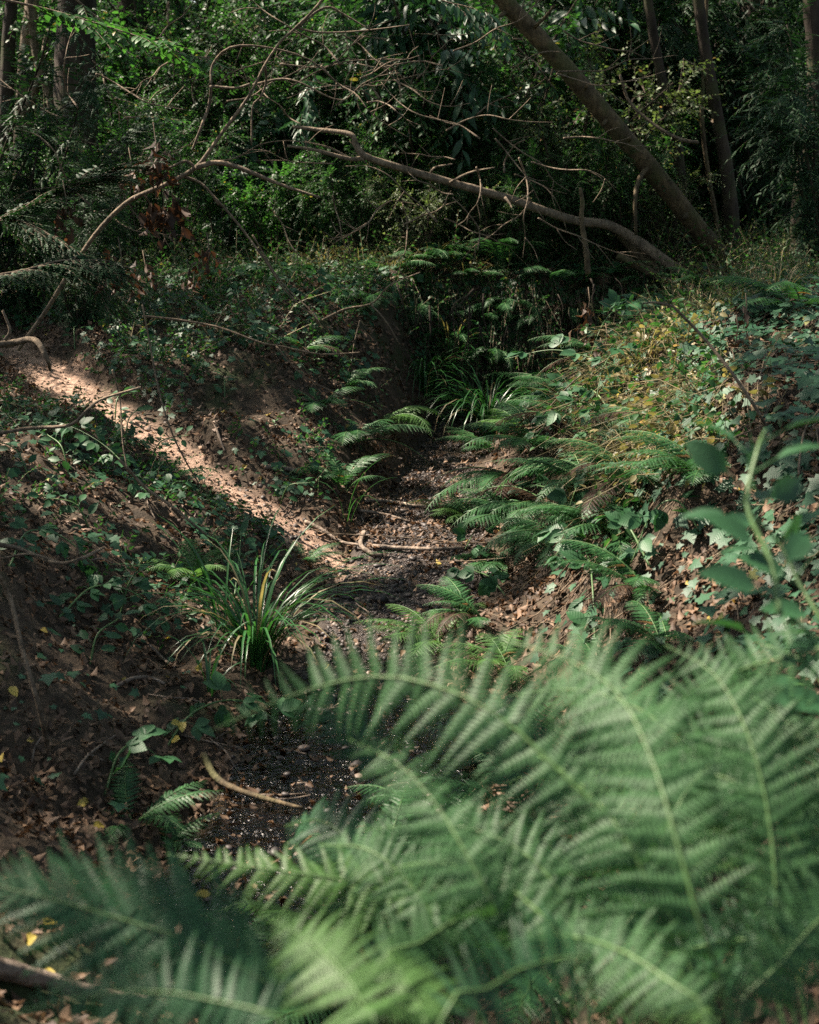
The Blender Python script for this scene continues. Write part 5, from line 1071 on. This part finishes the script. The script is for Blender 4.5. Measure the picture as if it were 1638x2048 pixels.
# leaf litter --------------------------------------------------------
def litt(x, y):
    pd = path_dist(x, y); b_ = bed_mask(x, y); s = .42 + .8 * sstep(-.1, .3, fbm(x * 1.6, y * 1.6, 121, 3))
    return np.clip(s * (1 - .9 * (1 - sstep(.1, .26, pd))) * (1 - .6 * b_), 0, 1)
x, y = scatter(150000, -4, 2.6, 1.6, 12, litt)
P, F, U = lean_frames(x, y, (.0, .022), .1); S = rng.uniform(.016, .042, len(x)); tint = np.where(rng.random(len(x)) < .006, .99, rng.random(len(x)) ** 1.3 * .93)
h = len(x) // 2; v = in_view(x, y, P[:, 2]) & (x < .6); big = np.argsort(-(S / y) * v)[:290]; rest = np.setdiff1d(np.arange(len(x)), big)
mb = MB(); r1 = rest[rest < h]; r2 = rest[rest >= h]
batch(mb, DRY, P[r1], F[r1], U[r1], S[r1], tint[r1]); batch(mb, DRY2, P[r2], F[r2], U[r2], S[r2], tint[r2])
tag(mb.obj('leaf_litter', M['dry'], kind='stuff'), 'brown dead leaf litter strewn over the banks', 'leaf litter')
DLM = []
for i in range(8):
    mb = MB(); batch(mb, (DRY, DRY3)[i % 2], [(0, 0, 0)], [(0, 1, 0)], [(0, 0, 1)], 1.0, [.12 * i]); DLM.append(mb.mesh('fallen_leaf', M['dry']))
for i in big: tag(place_leaf('fallen_leaf', DLM[i % 8], None, P[i], F[i], U[i], float(S[i])), 'curled brown leaf fallen on the near left slope', 'leaf', 'brown leaves fallen on the slope')
YL = [('yellow leaf held by the bramble above the stones', 345, 1505, .1), ('second yellow leaf in the bramble above the stones', 368, 1500, .1), ('torn yellow leaf under the bramble above the stones', 362, 1525, .08), ('yellow leaf at the left edge below the dead stem', 22, 1385, .02), ('yellow oval leaf on the dark lower left slope', 188, 1665, .02),
      ('yellow leaf seen through the bottom left frond', 90, 1865, .02), ('second yellow leaf seen through the bottom left frond', 75, 1890, .02), ('orange leaf by the water above the bottom left frond', 422, 1808, .03), ('pale yellow leaf near the bottom left log', 100, 1952, .02), ('orange leaf on the stones at the path side', 655, 1335, .02), ('yellow leaf left of the dead vertical stem', 18, 1590, .02), ('small yellow leaf on the litter left of the sedge', 330, 1288, .02)]
mb = MB(); batch(mb, OVATE, [(0, 0, 0)], [(0, 1, 0)], [(0, 0, 1)], 1.0, [.5]); ym = mb.mesh('yellow_leaf', M['yellow'])
for lab, px, py, dz in YL:
    p = gb(px, py, dz); tag(place_leaf('yellow_leaf', ym, None, p, norm(np.array((rng.normal(), rng.normal(), -.2))), np.array((0, -.6, .8)) + rng.normal(size=3) * .2, .05), lab, 'leaf')

# ------------------------------------------------------------------ canopy: unseen trees added to shade the gully, crowns cut open where sun should land
S_ = np.array(SUN)
lit = []      # holes cut in the added canopy to let sun land: (point in the place, radius)
def gap(x, y, z, r): lit.append(((x, y, z), r))
def gline(pts, r, n):
    q = spline([(*p, 0) for p in pts], n)
    for a in q: gap(a[0] + random.uniform(-.05, .05), a[1] + random.uniform(-.05, .05), gz(a[0], a[1]), r * random.uniform(.75, 1.2))
#@@GAPS
gline([(-.25, 6.5), (-.6, 6.95), (-1.0, 7.3), (-1.5, 7.75), (-1.9, 8.15), (-2.25, 8.6)], .075, 28)
gline([(-.2, 6.45), (-.6, 6.95), (-1.0, 7.3)], .1, 9)
gline([(1.0, 5.3), (1.08, 5.9), (1.15, 6.5), (1.28, 7.2), (1.42, 8.0)], .12, 10)
for a_ in ((1.0, 5.5), (.95, 5.3), (1.1, 6.2), (1.25, 7.1), (1.08, 6.0), (1.15, 6.5), (1.2, 6.9), (1.28, 7.3), (1.36, 7.7), (.9, 5.6), (.82, 5.5), (1.45, 8.2), (1.6, 8.8)): gap(a_[0], a_[1], gz(*a_) + .25, .2)
for px, py, d, r in [(1240, 1300, 1.7, .035), (1390, 1330, 1.7, .03), (1500, 1370, 1.7, .035), (1560, 1450, 1.65, .03), (860, 1590, 1.8, .035), (1130, 1560, 1.5, .04), (1230, 1600, 1.5, .02), (1450, 1600, 1.6, .03), (1550, 1580, 1.6, .03), (1190, 1770, 1.7, .03), (930, 1680, 1.6, .03), (1130, 1330, 1.9, .05), (1380, 1990, 1.4, .03), (1290, 2010, 1.4, .03), (1480, 2020, 1.3, .02), (1420, 1440, 1.7, .03), (1600, 1540, 1.7, .03), (1350, 1560, 1.6, .03), (1020, 1620, 1.8, .03), (1260, 1720, 1.6, .025), (1500, 1720, 1.6, .03), (1080, 1400, 1.9, .04), (1600, 1850, 1.5, .03), (960, 1900, 1.5, .03), (1180, 1850, 1.6, .03), (800, 1880, 1.5, .03), (1450, 1880, 1.5, .03)]: gap(*at(px, py, d), r + .012)
for px, py, r in [(850, 1110, .16), (930, 1080, .12), (960, 970, .16), (1210, 1230, .14), (1120, 1220, .1), (1390, 1110, .12), (1420, 1160, .12), (900, 1270, .14), (1010, 1320, .13), (720, 1440, .12), (790, 1590, .12), (650, 1690, .14), (600, 1650, .12), (700, 1720, .12), (620, 1720, .12), (540, 1640, .12), (500, 1230, .14), (440, 1110, .1), (480, 1090, .1), (170, 560, .25), (300, 650, .2), (260, 700, .16), (640, 540, .25), (760, 540, .25), (860, 520, .3), (1010, 520, .25), (60, 900, .12), (120, 1020, .1), (330, 1130, .1), (30, 1970, .1), (110, 1990, .09), (660, 930, .1), (980, 800, .14), (900, 700, .1)]:
    p = ground_hit(px, py); r = r * (.6 if py < 750 and px < 500 else 1); gap(*p, r + (.14 if px > 820 and py > 900 else .07)); gap(p[0], p[1], p[2] + .2, r + .04)
for px, py, d, r in [(440, 280, 7.2, .2), (500, 190, 7.2, .2), (390, 335, 7.3, .2), (460, 330, 7.2, .16), (340, 1710, 1.9, .05), (520, 1738, 1.86, .08), (680, 1757, 1.85, .08), (600, 1890, 1.3, .04), (640, 1910, 1.28, .05), (700, 2000, 1.2, .05), (1190, 1430, 3.4, .1), (1200, 1960, 1.43, .05), (1120, 700, 7.2, .25), (1240, 735, 7.0, .2), (1000, 700, 7.3, .12), (1560, 1300, 1.9, .04), (1500, 980, 1.8, .05), (920, 365, 10.5, .2), (1050, 405, 10.7, .18), (720, 290, 10.2, .2), (1290, 240, 11, .2), (60, 100, 17.8, .5), (80, 200, 16.8, .4), (150, 30, 7.5, .3), (230, 60, 7.5, .25), (660, 200, 9.6, .3), (560, 230, 9.8, .25)]:
    gap(*at(px, py, d), r)
LP = np.array([a for a, _ in lit]); LR = np.array([b_ for _, b_ in lit])
def gap_free(P):
    k = np.ones(len(P), bool)
    for c, r in zip(LP, LR):
        vv = P - c; t_ = vv @ S_; k &= np.linalg.norm(vv - t_[:, None] * S_, axis=1) > r
    return k
def canopy_cut(P):
    keep = np.ones(len(P), bool)
    for c, r in zip(LP, LR):
        vv = P - c; t_ = vv @ S_; keep &= np.linalg.norm(vv - t_[:, None] * S_, axis=1) > r + .05
    G = P - S_ * ((P[:, 2] - .8) / S_[2])[:, None]         # open the canopy a little more over the woodland behind
    thin = np.where((G[:, 1] > 11.5) & (G[:, 0] < 2.6), .53, 1.0) * np.where((((G[:, 0] > -.2) & (G[:, 0] < 1.4)) | (G[:, 1] > 8.5)) & ((fbm(G[:, 0] * .9, G[:, 1] * .9, 131, 3) > .32) | (fbm(G[:, 0] * 2.3, G[:, 1] * 2.3, 141, 2) > .33)), .1, 1)
    return keep & (rng.random(len(P)) < thin)
CT = [(-9.5, -1.5), (-10, 3.0), (-10.5, 8.0), (-12, 13.5), (-12.5, 19), (-11, 25), (5.5, 5.0), (7.0, 12)]
CC = [(-5.0, -.5), (-5.5, 4.0), (-5.5, 8.5), (-6.5, 13.5), (-7.0, 18.5), (-6.5, 24), (4.5, 7), (2.2, 13)]
NTW = [1100, 1500, 1500, 1400, 1000, 700, 700, 800]
for (tx, ty), (cx, cy_), nt in zip(CT, CC, NTW):
    z0 = gz(tx, ty); t = thing('added_canopy_tree', 'unseen broadleaf tree added beyond the frame, its crown shaped to dapple the gully', 'tree', (tx, ty, z0 - .2), 'unseen trees added to shade the gully'); o0 = np.array(t.location)
    top = np.array((cx * .75 + tx * .25, cy_, 8.5))
    mb = MB(); tube(mb, spline([(0, 0, 0), (.2, 0, 3.0), top - o0], 16), [.28, .22, .08], 10, .05); mb.obj('trunk', M['bark'], t, smooth=True)
    k = nt; O = np.stack((cx + rng.uniform(-4.2, 4.2, k), cy_ + rng.uniform(-2.9, 2.9, k), rng.uniform(6.2, 9.2, k)), 1)
    ml, mw = MB(), MB(); D = norm(rdir(k) * np.array((1, 1, .35)))
    for i in range(5):
        lp = None
        for _ in range(60):
            e = np.array((cx + rng.uniform(-3, 3), cy_ + rng.uniform(-2.4, 2.4), rng.uniform(7, 8.8))); lp = spline([top * .5 + (o0 + np.array((.2, 0, 3))) * .5, (top + e) / 2, e], 24)
            if gap_free(lp).all(): break
        mbl = MB(); tube(mbl, lp[::2] - o0, [.06, .015], 6); mbl.obj('limb', M['bark'], t, smooth=True)
    tmp = MB(); foliage(tmp, None, O, D, rng.uniform(.5, .9, k), 12, SMALL, .17, wood=False, flat=.8)
    V = np.vstack(tmp.v).reshape(-1, len(SMALL[0]), 3); keep = canopy_cut(V.mean(1)); Lv = np.vstack(tmp.l).reshape(V.shape)[keep]; V = V[keep]; m_ = len(SMALL[0])
    base = (np.arange(len(V)) * m_)[:, None, None]; ml.add(V.reshape(-1, 3) - o0, None, (SMALL[2][None] + base).reshape(-1, 4), Lv.reshape(-1, 3)); ml.obj('crown', M['canopy'], t, kind='stuff')
